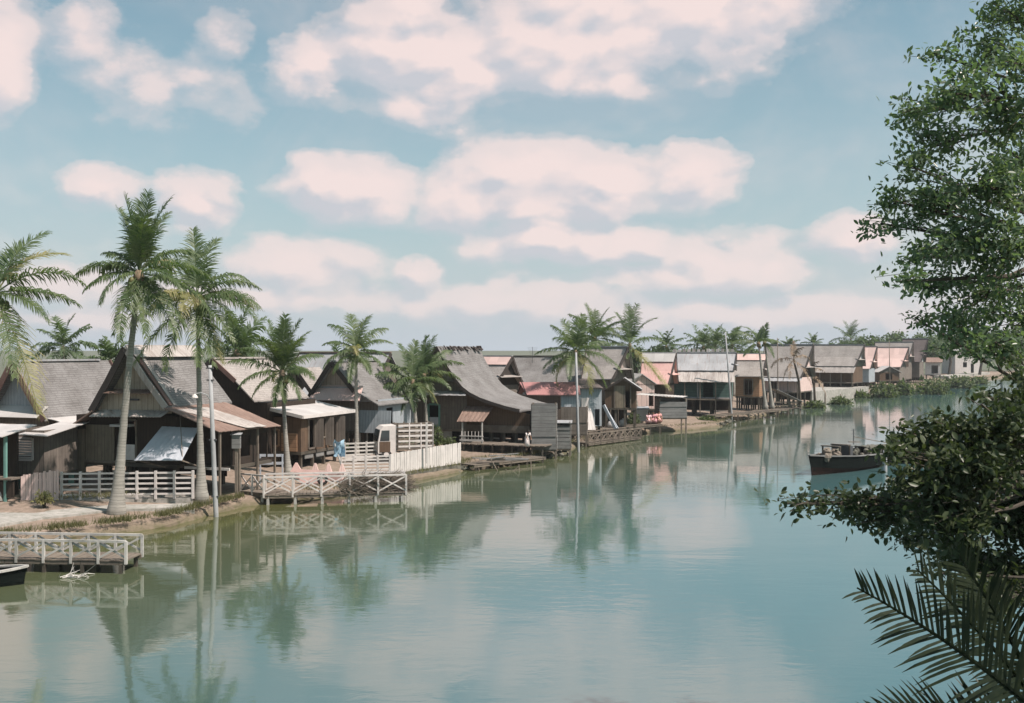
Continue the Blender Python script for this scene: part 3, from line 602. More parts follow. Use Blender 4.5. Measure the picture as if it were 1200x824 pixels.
    def window(s, ax, c, u0, u1, z0, z1, mt='white', w=.07, name='window', bars=0, pane=False, shutter=None, out=-1):
        m = s.mb(); d = .05
        def bx(a, b, p, q):
            if ax == 'y': m.box(a, c-d, p, b, c+d*.6+.02, q)
            else: m.box(c-d, a, p, c+d, b, q)
        bx(u0-w/2, u0+w/2, z0, z1); bx(u1-w/2, u1+w/2, z0, z1); bx(u0+w/2, u1-w/2, z1-w/2, z1+w/2); bx(u0+w/2, u1-w/2, z0-w/2, z0+w/2)
        for k in range(bars): u = u0 + (u1-u0)*(k+1)/(bars+1); bx(u-.02, u+.02, z0+w/2, z1-w/2)
        f = s.part(m, name, mt)
        if pane:
            m = s.mb(); 
            if ax == 'y': m.box(u0+w/2, c+.005, z0+w/2, u1-w/2, c+.02, z1-w/2)
            else: m.box(c-.01, u0+w/2, z0+w/2, c+.01, u1-w/2, z1-w/2)
            s.part(m, 'pane', 'glass', f)
        if shutter:
            for sg in (0, 1):
                m = s.mb(); u = u0 if sg == 0 else u1; k = -1 if sg == 0 else 1; L_ = (u1-u0)*.48; du, dd = k*L_*.45, -L_*.88
                if ax == 'y': m.sheet((u, c-.06, z0), (u+du, c-.06+dd, z0), (u+du, c-.06+dd, z1), (u, c-.06, z1), th=.03)
                else: m.sheet((c-out*-.06, u, z0), (c+out*dd*-1, u+du, z0), (c+out*dd*-1, u+du, z1), (c-out*-.06, u, z1), th=.03)
                s.part(m, 'shutter', shutter, f)
        return f
class WB(MB):
    """mesh builder taking world coordinates for parts under a root at loc"""
    def __init__(s, loc): super().__init__(); s.loc = Vector(loc)
    def build(s, name, mt, parent=None, smooth=False, uv=True):
        s.v = [tuple(Vector(p) - s.loc) for p in s.v]; return super().build(name, M[mt] if isinstance(mt, str) else mt, parent, smooth, uv)
random.seed(11)
# ------------------------------------------------------------------ the near houses (gables towards the camera)
# house at the left edge behind the picket fence
h = House('timber_house', 'long grey-shingled house with red-brown verge boards behind the pink picket fence', (14, 424), 50, -20)
e = h.hy(52, 492); zr = h.zr; L = h.hx(106, 424, 0)[0]
pr = [(0, zr), (e[0]*.5, zr-(zr-e[1])*.53), (e[0], e[1])]; pl = [(-x*.95, z) for x, z in pr]
h.slope(pr, 0, L+1.3, 'shingle'); h.slope(pl, 0, L, 'shingle'); h.ridge(0, L+.6, 'zinc'); h.barge(pr, -.03, 'redbarge', .3); h.barge(pl, -.03, 'redbarge', .3); h.barge(pr, L+1.34, 'redbarge', .3, back=True)
zw = e[1] + .15; x0, x1 = -2.6, e[0]-.25
h.gable(pl, pr, .5, zw-.1, 'blue'); m = h.mb(); m.sheet((-2.3,-.25,zw-.05),(x1,-.25,zw-.05),(x1,.5,zw+.45),(-2.3,.5,zw+.45), 8, 1, .03); h.part(m, 'gable_skirt', 'zinc_pale')
h.walls(x0, x1, .55, L, 1.0, zw-.12, 'grey', front=[(-1.5,-.3,1.9,3.0)], right=[(2.2,3.4,1.1,3.0)])
m = h.mb(); m.sheet((x1-.1,.2,zw-.02),(x1+1.9,.2,zw-.42),(x1+1.9,3.0,zw-.42),(x1-.1,3.0,zw-.02), 16, 2, .03, wave=.012, nwave=14); h.part(m, 'awning', 'zinc_pale')
for yy in (.4, 2.8): m = h.mb(); m.box(x1+1.7,yy,.7,x1+1.8,yy+.1,zw-.42); h.part(m, 'post', 'timber')
h.stilts(x0+.2, x1-.2, .8, L-.2, .86, 3, 3)
# louvred room and open booth in front of it, on the left edge
h = House('louvred_shack', 'small green shack with a white louvred window and a pale awning at the left edge', (36, 500), 44, -12, group=None)
zt = h.zr
h.walls(-1.0, .62, 0, 2.2, 1.35, zt-.15, 'grey', front=[(-.72, .10, 1.95, 2.85)])
m = h.mb(); m.sheet((-.25,-.5,zt-.28),(1.1,-.5,zt-.33),(1.1,2.4,zt+.05),(-.25,2.4,zt+.05), 12, 2, .03, wave=.01, nwave=12); h.part(m, 'roof', 'zinc_pale')
w_ = h.window('y', 0, -.72, .10, 1.95, 2.85, 'white'); m = h.mb()
for k in range(8): z = 2.02 + k*.105; m.sheet((-.69,-.05,z),(.07,-.05,z),(.07,.04,z+.06),(-.69,.04,z+.06), th=.012)
m.build('louvre', M['white'], w_)
h.stilts(-.9,.5,.1,2.0,1.22,3,2, 'teal')
m = h.mb(); m.box(-.98,.02,.75,.6,.05,1.22); h.part(m, 'skirting', 'green')
h = House('market_booth', 'dark open booth under a pale tin roof cut by the left edge of the photo', (4, 510), 41.5, -12, group=None)
zt = h.zr; m = h.mb(); m.sheet((-3,-.5,zt-.1),(.30,-.5,zt-.02),(.30,1.6,zt+.30),(-3,1.6,zt+.34), 22, 2, .03, wave=.012, nwave=20); h.part(m, 'roof', 'zinc_pale')
for x in (-2.8,-1.1,.0): m = h.mb(); m.box(x,0,.5,x+.1,.1,zt-.0); h.part(m, 'post', 'teal')
m = h.mb(); m.box(-2.8,.02,.75,.42,.08,1.35); m.box(-2.8,1.4,.5,-.45,1.5,zt+.2); h.part(m, 'panel', 'dark')
m = h.mb(); m.box(-2.8,-.15,1.45,.45,.5,1.52); h.part(m, 'counter', 'timber')
m = h.mb(); m.lathe((-.2,.1,.62), [(.17,0),(.15,.14),(.10,.34),(.02,.4)], 10); h.part(m, 'foot_block', 'concrete')

# the tall gabled house in the left foreground
h = House('timber_house', 'tall dark gabled house behind the leaning palm, with a propped pale awning and rusty lean-to', (147, 407), 45, -20)
eR, eL = h.hy(195, 477), h.hy(107, 482); zr = h.zr; L = h.hx(227, 411, 0)[0]
pr = [(0,zr),(eR[0]*.5,(zr+eR[1])/2-.06),eR]; pl = [(0,zr),(eL[0]*.5,(zr+eL[1])/2-.06),eL]
h.slope(pr, 0, L, 'shingle'); h.slope(pl, 0, L, 'shingle')
h.barge(pl, -.05, 'barge', .30); h.barge(pr, -.05, 'streak', .26)
for k, (off, mt_) in enumerate(((.28,'redbarge'),(.55,'streak'))):           # laid battens beside the verge
    m = h.mb(); m.beam((.02, off, zr+.05), (eR[0], off, eR[1]+.05), .2, .06); h.part(m, 'verge_plank', mt_)
m = h.mb(); m.sheet((-.02,0,zr+.09),(-.02,L,zr+.09),(.55,L,zr-.42),(.55,0,zr-.42), 26, 1, .02, wave=.01, nwave=26); m.sheet((.02,0,zr+.09),(.02,L,zr+.09),(-.45,L,zr-.42),(-.45,0,zr-.42), 6, 1, .02); h.part(m, 'ridge_cap', 'streak')
zm, zw = h.z(458,0,0), h.z(484,0,0)
h.gable(pl, pr, .55, zm, 'panel'); h.gable(pl, pr, .30, zw, 'panel', ztop=zm-.02, name='lower_gable')
m = h.mb(); xs = eL[0]*.55; m.sheet((xs-.1,-.12,zm-.10),(-xs+.25,-.12,zm-.10),(-xs+.2,.54,zm+.05),(xs,.54,zm+.05), 30,1,.025, wave=.02, nwave=14); h.part(m, 'gable_skirt', 'rust')
m = h.mb(); m.sheet((eL[0]+.15,-.32,zw-.16),(eR[0]-.05,-.32,zw-.10),(eR[0]-.05,.3,zw+.12),(eL[0]+.15,.3,zw+.10), 50,1,.025, wave=.02, nwave=24); h.part(m, 'gable_skirt', 'streak')
m = h.mb(); m.box(-.1,.20,zm-.42,.5,.26,zm-.34); h.part(m, 'vent', 'metal')
l2 = h.hy(72, 508); m = h.mb(); m.sheet((eL[0]+.12,-.1,eL[1]-.02),(l2[0],-.1,l2[1]),(l2[0],L-.5,l2[1]),(eL[0]+.12,L-.5,eL[1]-.02), 3, 5, .06, jit=.01); h.part(m, 'lean_to_roof', 'rust')
zf = h.z(543,0,.5); xl = l2[0]+.35; xr = eR[0]+.12
wl, wr = h.hy(141,497,.5)[0], h.hy(160,497,.5)[0]
h.walls(xl, xr, .5, L-.4, zf, zw-.15, 'dark', front=[(wl, wr, h.z(541,0,.5), h.z(492,0,.5))])
pw = h.hy(75,505,.44)[0], h.hy(100,505,.44)[0], h.hy(134,505,.44)[0]
m = h.mb(); m.box(pw[0],.40,.85,pw[1],.46,h.z(503,0,.4)-.05); h.part(m, 'side_panel', 'tan')
m = h.mb(); m.box(pw[1]+.05,.40,h.z(541,0,.4),pw[2],.46,h.z(499,0,.4)); h.part(m, 'shutter', 'tan')
m = h.mb(); m.box(pw[1]+.02,.34,h.z(544,0,.4),pw[2]+.3,.48,h.z(541,0,.4)); h.part(m, 'sill', 'timber')
w_ = h.window('y', .5, wl, wr, h.z(541,0,.5), h.z(492,0,.5), 'timber'); m = h.mb(); m.box(wl+.03,.43,h.z(539,0,.5),wr-.05,.46,h.z(521,0,.5)); m.build('half_shutter', M['white'], w_)
m = h.mb(); m.box(wl-.1,-.05,h.z(499,0,.5)-.02,wr-.1,.5,h.z(497,0,.5)); h.part(m, 'canopy', 'zinc_pale')
a = h.hy(190,500,.42); b_ = h.hy(233,502,.42); c_ = h.hy(213,540,-1.3); d_ = h.hy(157,540,-1.3)
m = h.mb(); m.sheet((a[0],.42,a[1]),(b_[0],.42,b_[1]),(c_[0],-1.3,c_[1]),(d_[0],-1.3,d_[1]), 34,4,.02, wave=.005, nwave=8); h.part(m, 'awning', 'sheet')
for q in (c_, d_):
    m = h.mb(); m.beam((q[0]*.93+.1,-1.2,q[1]+.02), (q[0]*.9+.3,.45,zf-.1), .05); h.part(m, 'prop', 'timber')
m = h.mb(); m.beam((a[0]+.9,.42,zw),(c_[0],-1.25,c_[1]), .03); h.part(m, 'stay', 'timber')
h.stilts(xl+.2, xr-.2, .7, L-.6, zf-.14, 5, 3)
ve = h.hy(257,506,-.2); yf = h.hx(326,501,ve[0])[0]                    # rusty lean-to falling away from the right eave
m = h.mb(); m.sheet((eR[0]-.02,-.15,eR[1]-.02),(ve[0],-.2,ve[1]),(ve[0]+.15,yf,ve[1]-.04),(eR[0]-.02,yf,eR[1]+.02),6,60,.03,jit=.012); h.part(m,'side_veranda_roof','rust')
m = h.mb(); m.sheet((eR[0]+.3,.3,eR[1]-.12),(ve[0]+.1,1.6,ve[1]+.05),(ve[0]+.22,2.9,ve[1]+.03),(eR[0]+.4,2.2,eR[1]-.1),8,8,.02,jit=.01); h.part(m,'roof_patch','streak')
m = h.mb(); h.panel(m,'y',1.1,xr+.01,ve[0]-.35,zf,ve[1]-.02,[(xr+1.0,xr+1.5,zf+.5,zf+1.1)]); h.panel(m,'x',ve[0]-.38,1.165,yf-.3,zf,ve[1]-.05,[(1.6,2.5,zf+.3,zf+1.2),(3.2,3.8,zf+.1,zf+1.2)]); h.part(m,'veranda_wall','dark')
for k in range(4): m = h.mb(); y = -.05+(yf-.1)*k/3; m.box(ve[0]-.15,y,.3,ve[0]-.07,y+.08,ve[1]-.05); h.part(m,'veranda_post','timber')
m = h.mb(); m.box(xr,1.0,zf-.14,ve[0]-.2,yf-.2,zf-.01); h.part(m,'veranda_floor','stilt')
m = h.mb(); m.box(xr+.3,.62,h.z(552,ve[0],.6),ve[0]-.1,.68,h.z(549,ve[0],.6)); h.part(m,'rail','white')
m = h.mb(); m.box(xl+.1,L-.6,.8,xr,L-.55,zf-.1); h.part(m, 'back_wall', 'dark')

# dark house with the rusty veranda
h = House('timber_house', 'dark gabled house behind the rusty lean-to, its ridge showing right of the pale lamp pole', (249, 421), 54, -20)
e1, e2 = h.hy(276,446), h.hy(298,470); pr = [(0,h.zr), e1, e2]; pl = [(0,h.zr), (-e1[0],e1[1]), (-e2[0],e2[1]-.2)]
h.slope(pr, 0, 5.2, 'shingle_pale'); h.slope(pl, 0, 5.2, 'shingle'); h.barge(pr[:2], -.03, 'redbarge', .22); h.barge(pl[:2], -.03, 'barge', .22); h.ridge(0,5.2,'streak')
h.gable(pl, pr, .4, e2[1]-.1, 'dark')
x0, x1 = -e2[0]+.2, e2[0]+.5; ze = e2[1]-.1
h.walls(x0, x1, .4, 5, h.z(540,0,.4), ze, 'dark', front=[(-.2,.9,2.3,3.1)])
t0_, t1_, b0_, b1_ = h.hy(203,480,.3), h.hy(272,477.5,.3), h.hy(236,506,-2.3), h.hy(327,502,-2.3)
m = h.mb(); m.sheet((b0_[0],-2.3,b0_[1]),(b1_[0],-2.3,b1_[1]),(t1_[0],.3,t1_[1]),(t0_[0],.3,t1_[1]), 60,5,.03, wave=.02, nwave=30); m = None
for i in range(0):
    x = b0_[0]+.2+(b1_[0]-b0_[0]-.4)*i/3; m = h.mb(); m.box(x-.05,-2.2,.5,x+.05,-2.1,b0_[1]-.1+(b1_[1]-b0_[1])*i/3); h.part(m, 'veranda_post', 'stilt')
h.stilts(x0+.2,x1-.2,.6,4.6,h.z(540,0,.4)-.14,4,3)

# brown open-windowed house under the white flat roof
h = House('timber_house', 'brown stilt house with a flat white roof behind the middle palm', (352, 487), 53, -20)
zr = h.zr; A = h.hy(293,472); m = h.mb(); yb = h.hx(413,479)[0]
m.sheet((A[0],0,A[1]),(.15,0,zr),(.15,yb,zr+.02),(A[0],yb,A[1]), 3,6,.06, jit=.006); h.part(m, 'roof', 'zinc_pale')
m = h.mb(); m.beam((A[0],-.02,A[1]-.08),(.15,-.02,zr-.08),.05,.16); m.beam((.16,0,zr-.08),(.16,yb,zr-.06),.05,.16); h.part(m, 'fascia', 'white')
zf = h.z(530,0,.3); w0, w1 = h.hy(306,503,.3)[0], h.hy(327,503,.3)[0]
y1 = h.hx(397,500,-.15)[0]; ys = [.3+(y1-.3)*q for q in (.18,.34,.50,.62,.72,.93)]
zw0, zw1 = h.z(512,0,1.5), zr-.25
h.walls(w0-.6, -.15, .3, y1, zf, zr-.12, 'brown', front=[(w0,w1,h.z(524,0,.3),h.z(504,0,.3))], right=[(ys[0],ys[1],zf+.1,zw1),(ys[2],ys[3],zw0-.1,zw1),(ys[4],ys[5],zf+.15,zw1)])
h.window('y', .3, w0, w1, h.z(524,0,.3), h.z(504,0,.3), 'orange', .1)
m = h.mb(); m.box(h.hy(330,508,.26)[0],.23,zf+.02,-.35,.29,h.z(508,0,.3)); h.part(m, 'shutter', 'orange')
m = h.mb(); m.box(w0+.15,.1,h.z(524,0,.3),w0+.65,.5,h.z(518,0,.3)); h.part(m, 'ledge_box', 'pink_wall')
for k in (0,2,4): h.window('x', -.15, ys[k], ys[k+1], (zf+.1) if k != 2 else zw0-.1, zw1, 'timber', .08)
for k in range(3): y = ys[2*k+1 if k<2 else 5]; m = h.mb(); m.sheet((-.12,y,zf+.15),(.32,y+.1,zf+.15),(.32,y+.1,zw1),(-.12,y,zw1), th=.03); h.part(m, 'open_shutter', 'grey')
h.stilts(w0-.4,-.3,.5,y1-.2,zf-.14,3,4,'stilt',.14)
m = h.mb()
for k in range(3): y = .7+k*(y1-.9)/3; m.box(-.2,y,1.0,-.16,y+(y1-.9)/3*.75,1.5)
h.part(m, 'underfloor_panel', 'hgrey')
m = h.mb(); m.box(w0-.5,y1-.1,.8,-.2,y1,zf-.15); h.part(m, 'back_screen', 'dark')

# pale roof behind and the small grey gabled house
h = House('timber_house', 'house behind with only its long pale roof showing above the flat white roof', (458, 414), 70, 66)
L = h.hx(352,421)[0]; zr = h.zr; ze = h.z(466,-3,2); pl = [(0,zr),(-1.5,zr-(zr-ze)*.55),(-3.0,ze)]; pr = [(-x,z) for x,z in pl]
h.slope(pl, 0, L, 'zinc'); h.slope(pr, 0, L, 'zinc'); h.ridge(0,L,'rust'); h.barge(pl,-.03,'barge'); h.barge(pl,L+.03,'barge',back=True); h.gable(pl,pr,.3,ze+.1,'grey'); h.walls(-2.6,2.6,.3,L-.3,1.2,ze+.05,'grey')
h = House('timber_house', 'house far behind whose weathered ridge shows just above the left palm row', (345, 431), 64, -20)
e = h.hy(372, 470); pr = [(0,h.zr),e]; pl = [(0,h.zr),(-e[0]*1.5,e[1]-.6)]; h.slope(pr,0,3,'shingle_pale'); h.slope(pl,0,3,'shingle_pale'); h.barge(pr,-.03,'barge'); h.barge(pl,-.03,'barge'); h.gable(pl,pr,.2,e[1],'panel'); h.walls(-e[0]+.1,e[0]-.1,.3,2.8,1.2,e[1]+.1,'grey')
h = House('timber_house', 'grey gabled house with pale blue side wall behind the white slatted fence', (388, 424), 60, -20)
e1, l1 = h.hy(415, 458), h.hy(361, 467); zr = h.zr; L = h.hx(441,419)[0]
e2 = (e1[0]+1.5, e1[1]-.75); pr = [(0,zr),e1,e2]; pl = [(0,zr),l1,(l1[0]-.5,l1[1]-.3)]
h.slope(pr,0,L,'shingle'); h.slope(pl,0,L,'zinc'); h.barge(pr[:2],-.04,'barge',.26); h.barge(pl[:2],-.04,'barge',.26); h.ridge(0,L,'zinc')
zm = h.z(453,0,.4); zw = h.z(468,0,.4); h.gable(pl,pr,.5,zm,'panel'); h.gable(pl,pr,.35,zw-.1,'zinc',ztop=zm,name='lower_gable')
m = h.mb(); m.sheet((l1[0]+.1,-.35,zw-.02),(e1[0]+.5,-.35,zw-.02),(e1[0]+.3,.5,zm+.06),(l1[0]+.6,.5,zm+.06), 30,1,.03, wave=.02, nwave=15); h.part(m, 'gable_skirt', 'zinc_rose')
zf = h.z(504,0,.5); h.walls(l1[0]+.2, e2[0]-.3, .5, L-.2, zf, zw, 'grey', right=[(1.6,2.4,zf+.3,zw-.5)], mtr='blue')
ba, bb = h.hy(421,481,.42)[0], h.hy(458,481,.42)[0]; m = h.mb(); m.sheet((ba,.3,h.z(506,0,.4)),(bb,.3,h.z(506,0,.4)),(bb,.42,h.z(480,0,.4)),(ba,.42,h.z(480,0,.4)), th=.04); h.part(m, 'side_panel', 'blue')
h.stilts(l1[0]+.3,e2[0]-.4,.6,L-.5,zf-.14,5,3); h.window('y',.5,l1[0]+.35,l1[0]+1.2,1.0,zf-.2,'whitew',.08,bars=1); h.window('y',.5,e1[0]+.1,e1[0]+1.0,1.2,zf-.05,'whitew',.08,bars=1)
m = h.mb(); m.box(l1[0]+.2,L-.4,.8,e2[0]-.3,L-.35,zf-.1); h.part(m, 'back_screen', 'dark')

# the big house with the sweeping roof
h = House('timber_house', 'largest house with a sweeping concave shingle roof and small rusty porch awning', (511, 406), 66, -20)
pr = [(0,h.zr)] + [h.hy(*q) for q in ((521,426),(532,443),(541,454),(550,461),(562,467),(576,472),(592,477),(609,481))]
pl = [(0,h.zr)] + [(-x*.92, z+.05) for x, z in pr[1:6]]; L = h.hx(561,410)[0]; zr = h.zr
h.slope(pr,0,L,'shingle',.1,jit=.03); h.slope(pl,0,L,'shingle',.1,jit=.03); h.barge(pr,-.05,'barge',.2); h.barge(pl,-.05,'barge',.2)
m = h.mb(); rr = random.Random(4)
for i in range(26): y = rr.uniform(0, L); m.beam((rr.uniform(-.05,.3), y, zr-.02+rr.uniform(0,.08)), (rr.uniform(.15,.5), y+rr.uniform(.15,.4), zr-.25+rr.uniform(-.05,.1)), rr.uniform(.1,.22), .03)
h.part(m, 'loose_shingle', 'shingle_dark'); 
zm, zw = h.z(447,0,.4), h.z(461,0,.5); h.gable(pl,pr,.7,zm,'white_wall'); h.gable(pl,pr,.45,zw-.05,'grey',ztop=zm,name='lower_gable')
m = h.mb(); m.sheet((pl[5][0]+.1,-.2,zw-.08),(h.hy(547,462)[0],-.2,zw-.08),(h.hy(543,455)[0],.45,zw+.15),(pl[5][0]+.3,.45,zw+.15),26,1,.03,wave=.012,nwave=16); h.part(m, 'gable_skirt', 'zinc')
zf = h.z(502,0,.6); xw = h.hy(621,490,.6)[0]; u0, u1 = h.hy(502,472,.6)[0], h.hy(515,472,.6)[0]; xl = pl[4][0]-.6
xm = h.hy(547,480,.6)[0]
m = h.mb(); h.panel(m,'y',.6,xl,xm,zf,zw-.06,[(u0,u1,h.z(499,0,.6),h.z(474,0,.6))]); h.part(m,'wall','grey')
h.window('y',.6,u0,u1,h.z(499,0,.6),h.z(474,0,.6),'teal',.12); m = h.mb(); m.box(u0+.1,.55,h.z(499,0,.6),u1-.06,.58,h.z(489,0,.6)); h.part(m,'half_shutter','sheet')
# wall under the sweeping slope, its top follows the roof
ring = [(xm,zf)] + [(xw,zf),(xw,h.z(483,0,1))] + [(x,z-.18) for x, z in reversed(pr) if xm < x < xw] + [(xm,zw-.06)]
m = h.mb(); m.poly([(x,.62,z) for x,z in ring], .06, (0,1,0)); h.part(m,'wall','brown')
m = h.mb(); m.box(xl,L-.3,zf,xw,L-.25,zw-.3); m.box(xw-.06,.7,zf,xw,L-.3,h.z(483,0,1)); m.box(xl,.7,zf,xl+.06,L-.3,zw-.3); h.part(m,'wall','dark')
m = h.mb(); m.box(xl,.55,zf-.16,xw+.05,L-.2,zf-.003); h.part(m,'floor','timber'); m = h.mb(); m.box(xm,.5,zf+.0,xw,.6,zf+.28); h.part(m,'skirting_board','timber')
h.stilts(xm,xw-.1,.7,L-.5,zf-.16,6,4,'stilt',.15); 
o0, o1 = h.hy(529,503,.6)[0], h.hy(540,503,.6)[0]; m = h.mb(); h.panel(m,'y',.66,xl,xm-.1,.6,zf-.17,[(o0,o1,h.z(518,0,.6),h.z(503,0,.6))]); h.part(m,'base_wall','concrete')
m = h.mb(); m.box(xl,L-.6,.6,xw,L-.55,zf-.2); h.part(m,'back_screen','dark')
a0, a1, a2, a3 = h.hy(545,476,.58), h.hy(578,477,.58), h.hy(566,494,-1.0), h.hy(535,494,-1.0)
m = h.mb(); m.sheet((a3[0],-1.0,a3[1]),(a2[0],-1.0,a2[1]),(a1[0],.58,a1[1]),(a0[0],.58,a0[1]),20,3,.03,wave=.012,nwave=14); h.part(m,'porch_awning','rust')
zd = 1.0
for q in (a3[0]+.35,a2[0]-.1): m = h.mb(); m.box(q-.04,-.95,zd-.2,q+.04,-.87,a3[1]-.02); h.part(m,'porch_post','whitew')
m = h.mb(); m.box(a3[0]+.2,-1.0,zd,a2[0],-.94,zd+.12); m.box(a3[0]+.2,-1.0,zd+.28,a2[0],-.94,zd+.34)
for k in range(7): x = a3[0]+.3+k*(a2[0]-a3[0]-.4)/6; m.box(x,-.99,zd,x+.03,-.95,zd+.6)
h.part(m,'porch_rail','white')
dk = (h.hy(541,522,-1.2)[0], h.hy(640,522,-1.2)[0]); m = h.mb()
for k in range(34): x = dk[0]+(dk[1]-dk[0])*k/34; m.box(x,-1.5+random.uniform(-.1,.1),.84,x+(dk[1]-dk[0])/34-.02,.5,.9+random.uniform(-.01,.01))
h.part(m,'deck','timber')
for k in range(9): x = dk[0]+.2+(dk[1]-dk[0]-.4)*k/8; m = h.mb(); m.box(x-.05,-1.4,-.6,x+.05,-1.3,.84); h.part(m,'deck_post','stilt')
HB = h
# ------------------------------------------------------------------ the houses farther along, gables to the river, one roof slope towards the camera
def row_house(label, apex, Y, rot, back, eave, half, roof, wallm, bottom, gablem='panel', tier=None, tiermat=None, flare=.35, holes=(), ridge_mt='zinc', curve=.08, front_holes=(), depth=None, top_band=None, bargem='barge', name='timber_house', gz=.8, gtop='pink_wall', stilt_n=4):
    h = House(name, label, apex, Y, rot, gz); zr = h.zr; L = abs(h.hx(back, apex[1])[0]); ze = h.z(eave, -half, L*.3)
    dz = zr - ze; pl = [(0,zr),(-half*.5,zr-dz*(.5+curve)),(-half,ze)]; pr = [(-x,z) for x,z in pl]
    h.slope(pl,0,L,roof,flare=flare); h.slope(pr,0,L,roof,flare=flare)
    if top_band: m = h.mb(); m.sheet((-.03,-flare,zr+.09),(-.03,L+flare,zr+.09),(-half*.3,L+flare*.6,zr-dz*.30+.06),(-half*.3,-flare*.6,zr-dz*.30+.06),14,1,.03); h.part(m,'ridge_sheet',top_band)
    h.ridge(0,L,ridge_mt,flare=flare); h.barge(pr,-.05,bargem,flare=flare); h.barge(pl,-.05,bargem,flare=flare); h.barge(pl,L+.05,bargem,flare=flare,back=True)
    zm = ze + dz*.30; h.gable(pl,pr,.05,zm,gtop); h.gable(pl,pr,.35,ze-.05,gablem,ztop=zm,name='lower_gable')
    m = h.mb(); m.sheet((half*.72,-.35,zm-.05),(-half*.72,-.35,zm-.05),(-half*.62,.2,zm+.14),(half*.62,.2,zm+.14),8,1,.03); h.part(m,'gable_skirt',roof)
    zf = h.z(bottom,-half,L*.3); x0 = -half+.3
    if tier:
        zt = h.z(tier,-half-1.0,L*.3); m = h.mb(); m.sheet((-half-1.1,-.2,zt),(-half-1.1,L+.2,zt),(-half+.15,L+.1,ze-.12),(-half+.15,-.1,ze-.12),30,3,.03,wave=.015,nwave=22); h.part(m,'veranda_roof',tiermat or roof)
        zwt = zt-.02
        for k in range(5): y = .1+(L-.2)*k/4; m = h.mb(); m.box(-half-1.0,y-.05,.7-0,-half-.9,y+.05,zt); h.part(m,'veranda_post','timber')
        m = h.mb(); m.box(-half-1.05,0,zf-.12,-half+.25,L,zf-.01); h.part(m,'veranda_floor','timber')
    hs = [(*sorted((h.hx(a,c,x0)[0],h.hx(b,c,x0)[0])), h.z(d,x0,L*.4), h.z(c,x0,L*.4)) for (a,b,c,d,_) in holes]
    h.walls(x0,half-.3,.3,L-.3,zf,ze+(0 if not tier else -.05),wallm,left=hs,front=front_holes)
    for q, (_,_,_,_,kind) in zip(hs, holes):
        if kind: h.window('x',x0,q[0],q[1],q[2],q[3],kind,.1,bars=1)
    h.stilts(x0+.15,half-.5,.4,L-.4,zf-.14,3,stilt_n)
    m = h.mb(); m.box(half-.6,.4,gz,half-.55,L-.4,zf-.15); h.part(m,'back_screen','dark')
    h.L, h.ze, h.zf, h.half, h.x0 = L, ze, zf, half, x0
    return h
row_house('pale roofed house with a dark open gable just right of the sweeping roof', (596,418), 82, 55, 562, 452, 2.0, 'shingle_pale', 'grey', 480, 'dark', top_band='zinc_rose', gtop='barge')
row_house('long grey-roofed house behind the red-roofed blue house', (690,418), 88, 78, 600, 448, 2.6, 'shingle', 'grey', 480, ridge_mt='barge', flare=.1)
h = House('timber_house', 'low pale blue house with a red tin roof beside the plank privy', (612,448), 75, -78)
L = h.hx(674,447)[0]; e = h.z(462,1.4,L*.5); pr = [(0,h.zr),(1.5,e)]; pl = [(0,h.zr),(-1.5,e)]
h.slope(pr,0,L,'zinc_red',flare=.2); h.slope(pl,0,L,'zinc_red',flare=.2); h.barge(pr,-.04,'barge',.15); h.barge(pl,-.04,'barge',.15); h.gable(pl,pr,.3,e,'dark')
q0, q1 = h.hx(639,465,1.2)[0], h.hx(650,465,1.2)[0]; h.walls(-1.2,1.2,.3,L-.1,h.z(481,1.2,2),e+.05,'blue',right=[(q0,q1,h.z(478,1.2,2),h.z(463,1.2,2))]); h.window('x',1.2,q0,q1,h.z(478,1.2,2),h.z(463,1.2,2),'blue')
m = h.mb(); m.box(1.22,.5,h.z(481,1.2,2),1.28,L-.2,h.z(477,1.2,2)); h.part(m,'plinth_board','white'); h.stilts(-1.1,1.1,.5,L-.3,h.z(481,1.2,2)-.14,3,4)
m = h.mb(); m.sheet((1.9,.2,h.z(470,1.9,1)),(1.9,1.7,h.z(466,1.9,1)),(1.2,1.7,h.z(463,1.2,1)),(1.2,.2,h.z(467,1.2,1)),6,1,.03); h.part(m,'side_awning','zinc_pale')
# blue and white shack behind the quay pole
h = House('timber_shack', 'narrow white and pale blue shack leaning behind the tall quay pole', (690,444), 75.5, 12, group=None)
zr = h.zr; m = h.mb(); m.sheet((-1.0,-.3,zr-.65),(1.0,-.3,zr-.65),(.5,1.2,zr),(-.5,1.2,zr),8,2,.04); m.sheet((1.0,-.3,zr-.65),(1.0,2.4,zr-.65),(.5,1.2,zr),(.5,1.19,zr),1,1,.04); m.sheet((-1.0,2.4,zr-.65),(-1.0,-.3,zr-.65),(-.5,1.2,zr),(-.5,1.19,zr),1,1,.04); h.part(m,'roof','shingle_dark')
h.walls(-.85,.95,0,2.2,1.1,zr-.6,'blue',front=[(.45,.8,1.15,2.3)]); m = h.mb(); m.box(-.55,-.08,1.0,.0,-.02,3.1); h.part(m,'door','white_wall')
m = h.mb(); m.sheet((-.55,-.9,.9),(.25,-.9,.9),(.15,-.1,2.35),(-.35,-.1,2.35),th=.04); h.part(m,'leaning_panel','white_wall')
m = h.mb(); m.beam((1.0,-.3,2.6),(1.7,-.9,.95),.12,.2); m.beam((1.15,-.1,2.4),(1.9,-.7,.95),.1,.15); h.part(m,'ramp_board','sheet'); h.stilts(-.7,.8,.2,2,.95,2,2)
row_house('steep grey-roofed house beside the palms with its boarded gable to the river', (729,407), 84, 60, 694, 444, 1.9, 'shingle_pale', 'grey', 470, 'grey', flare=.5)
h = House('timber_house', 'small brown house on stilts with a shallow gable above the river quay', (731,443), 78.5, -8)
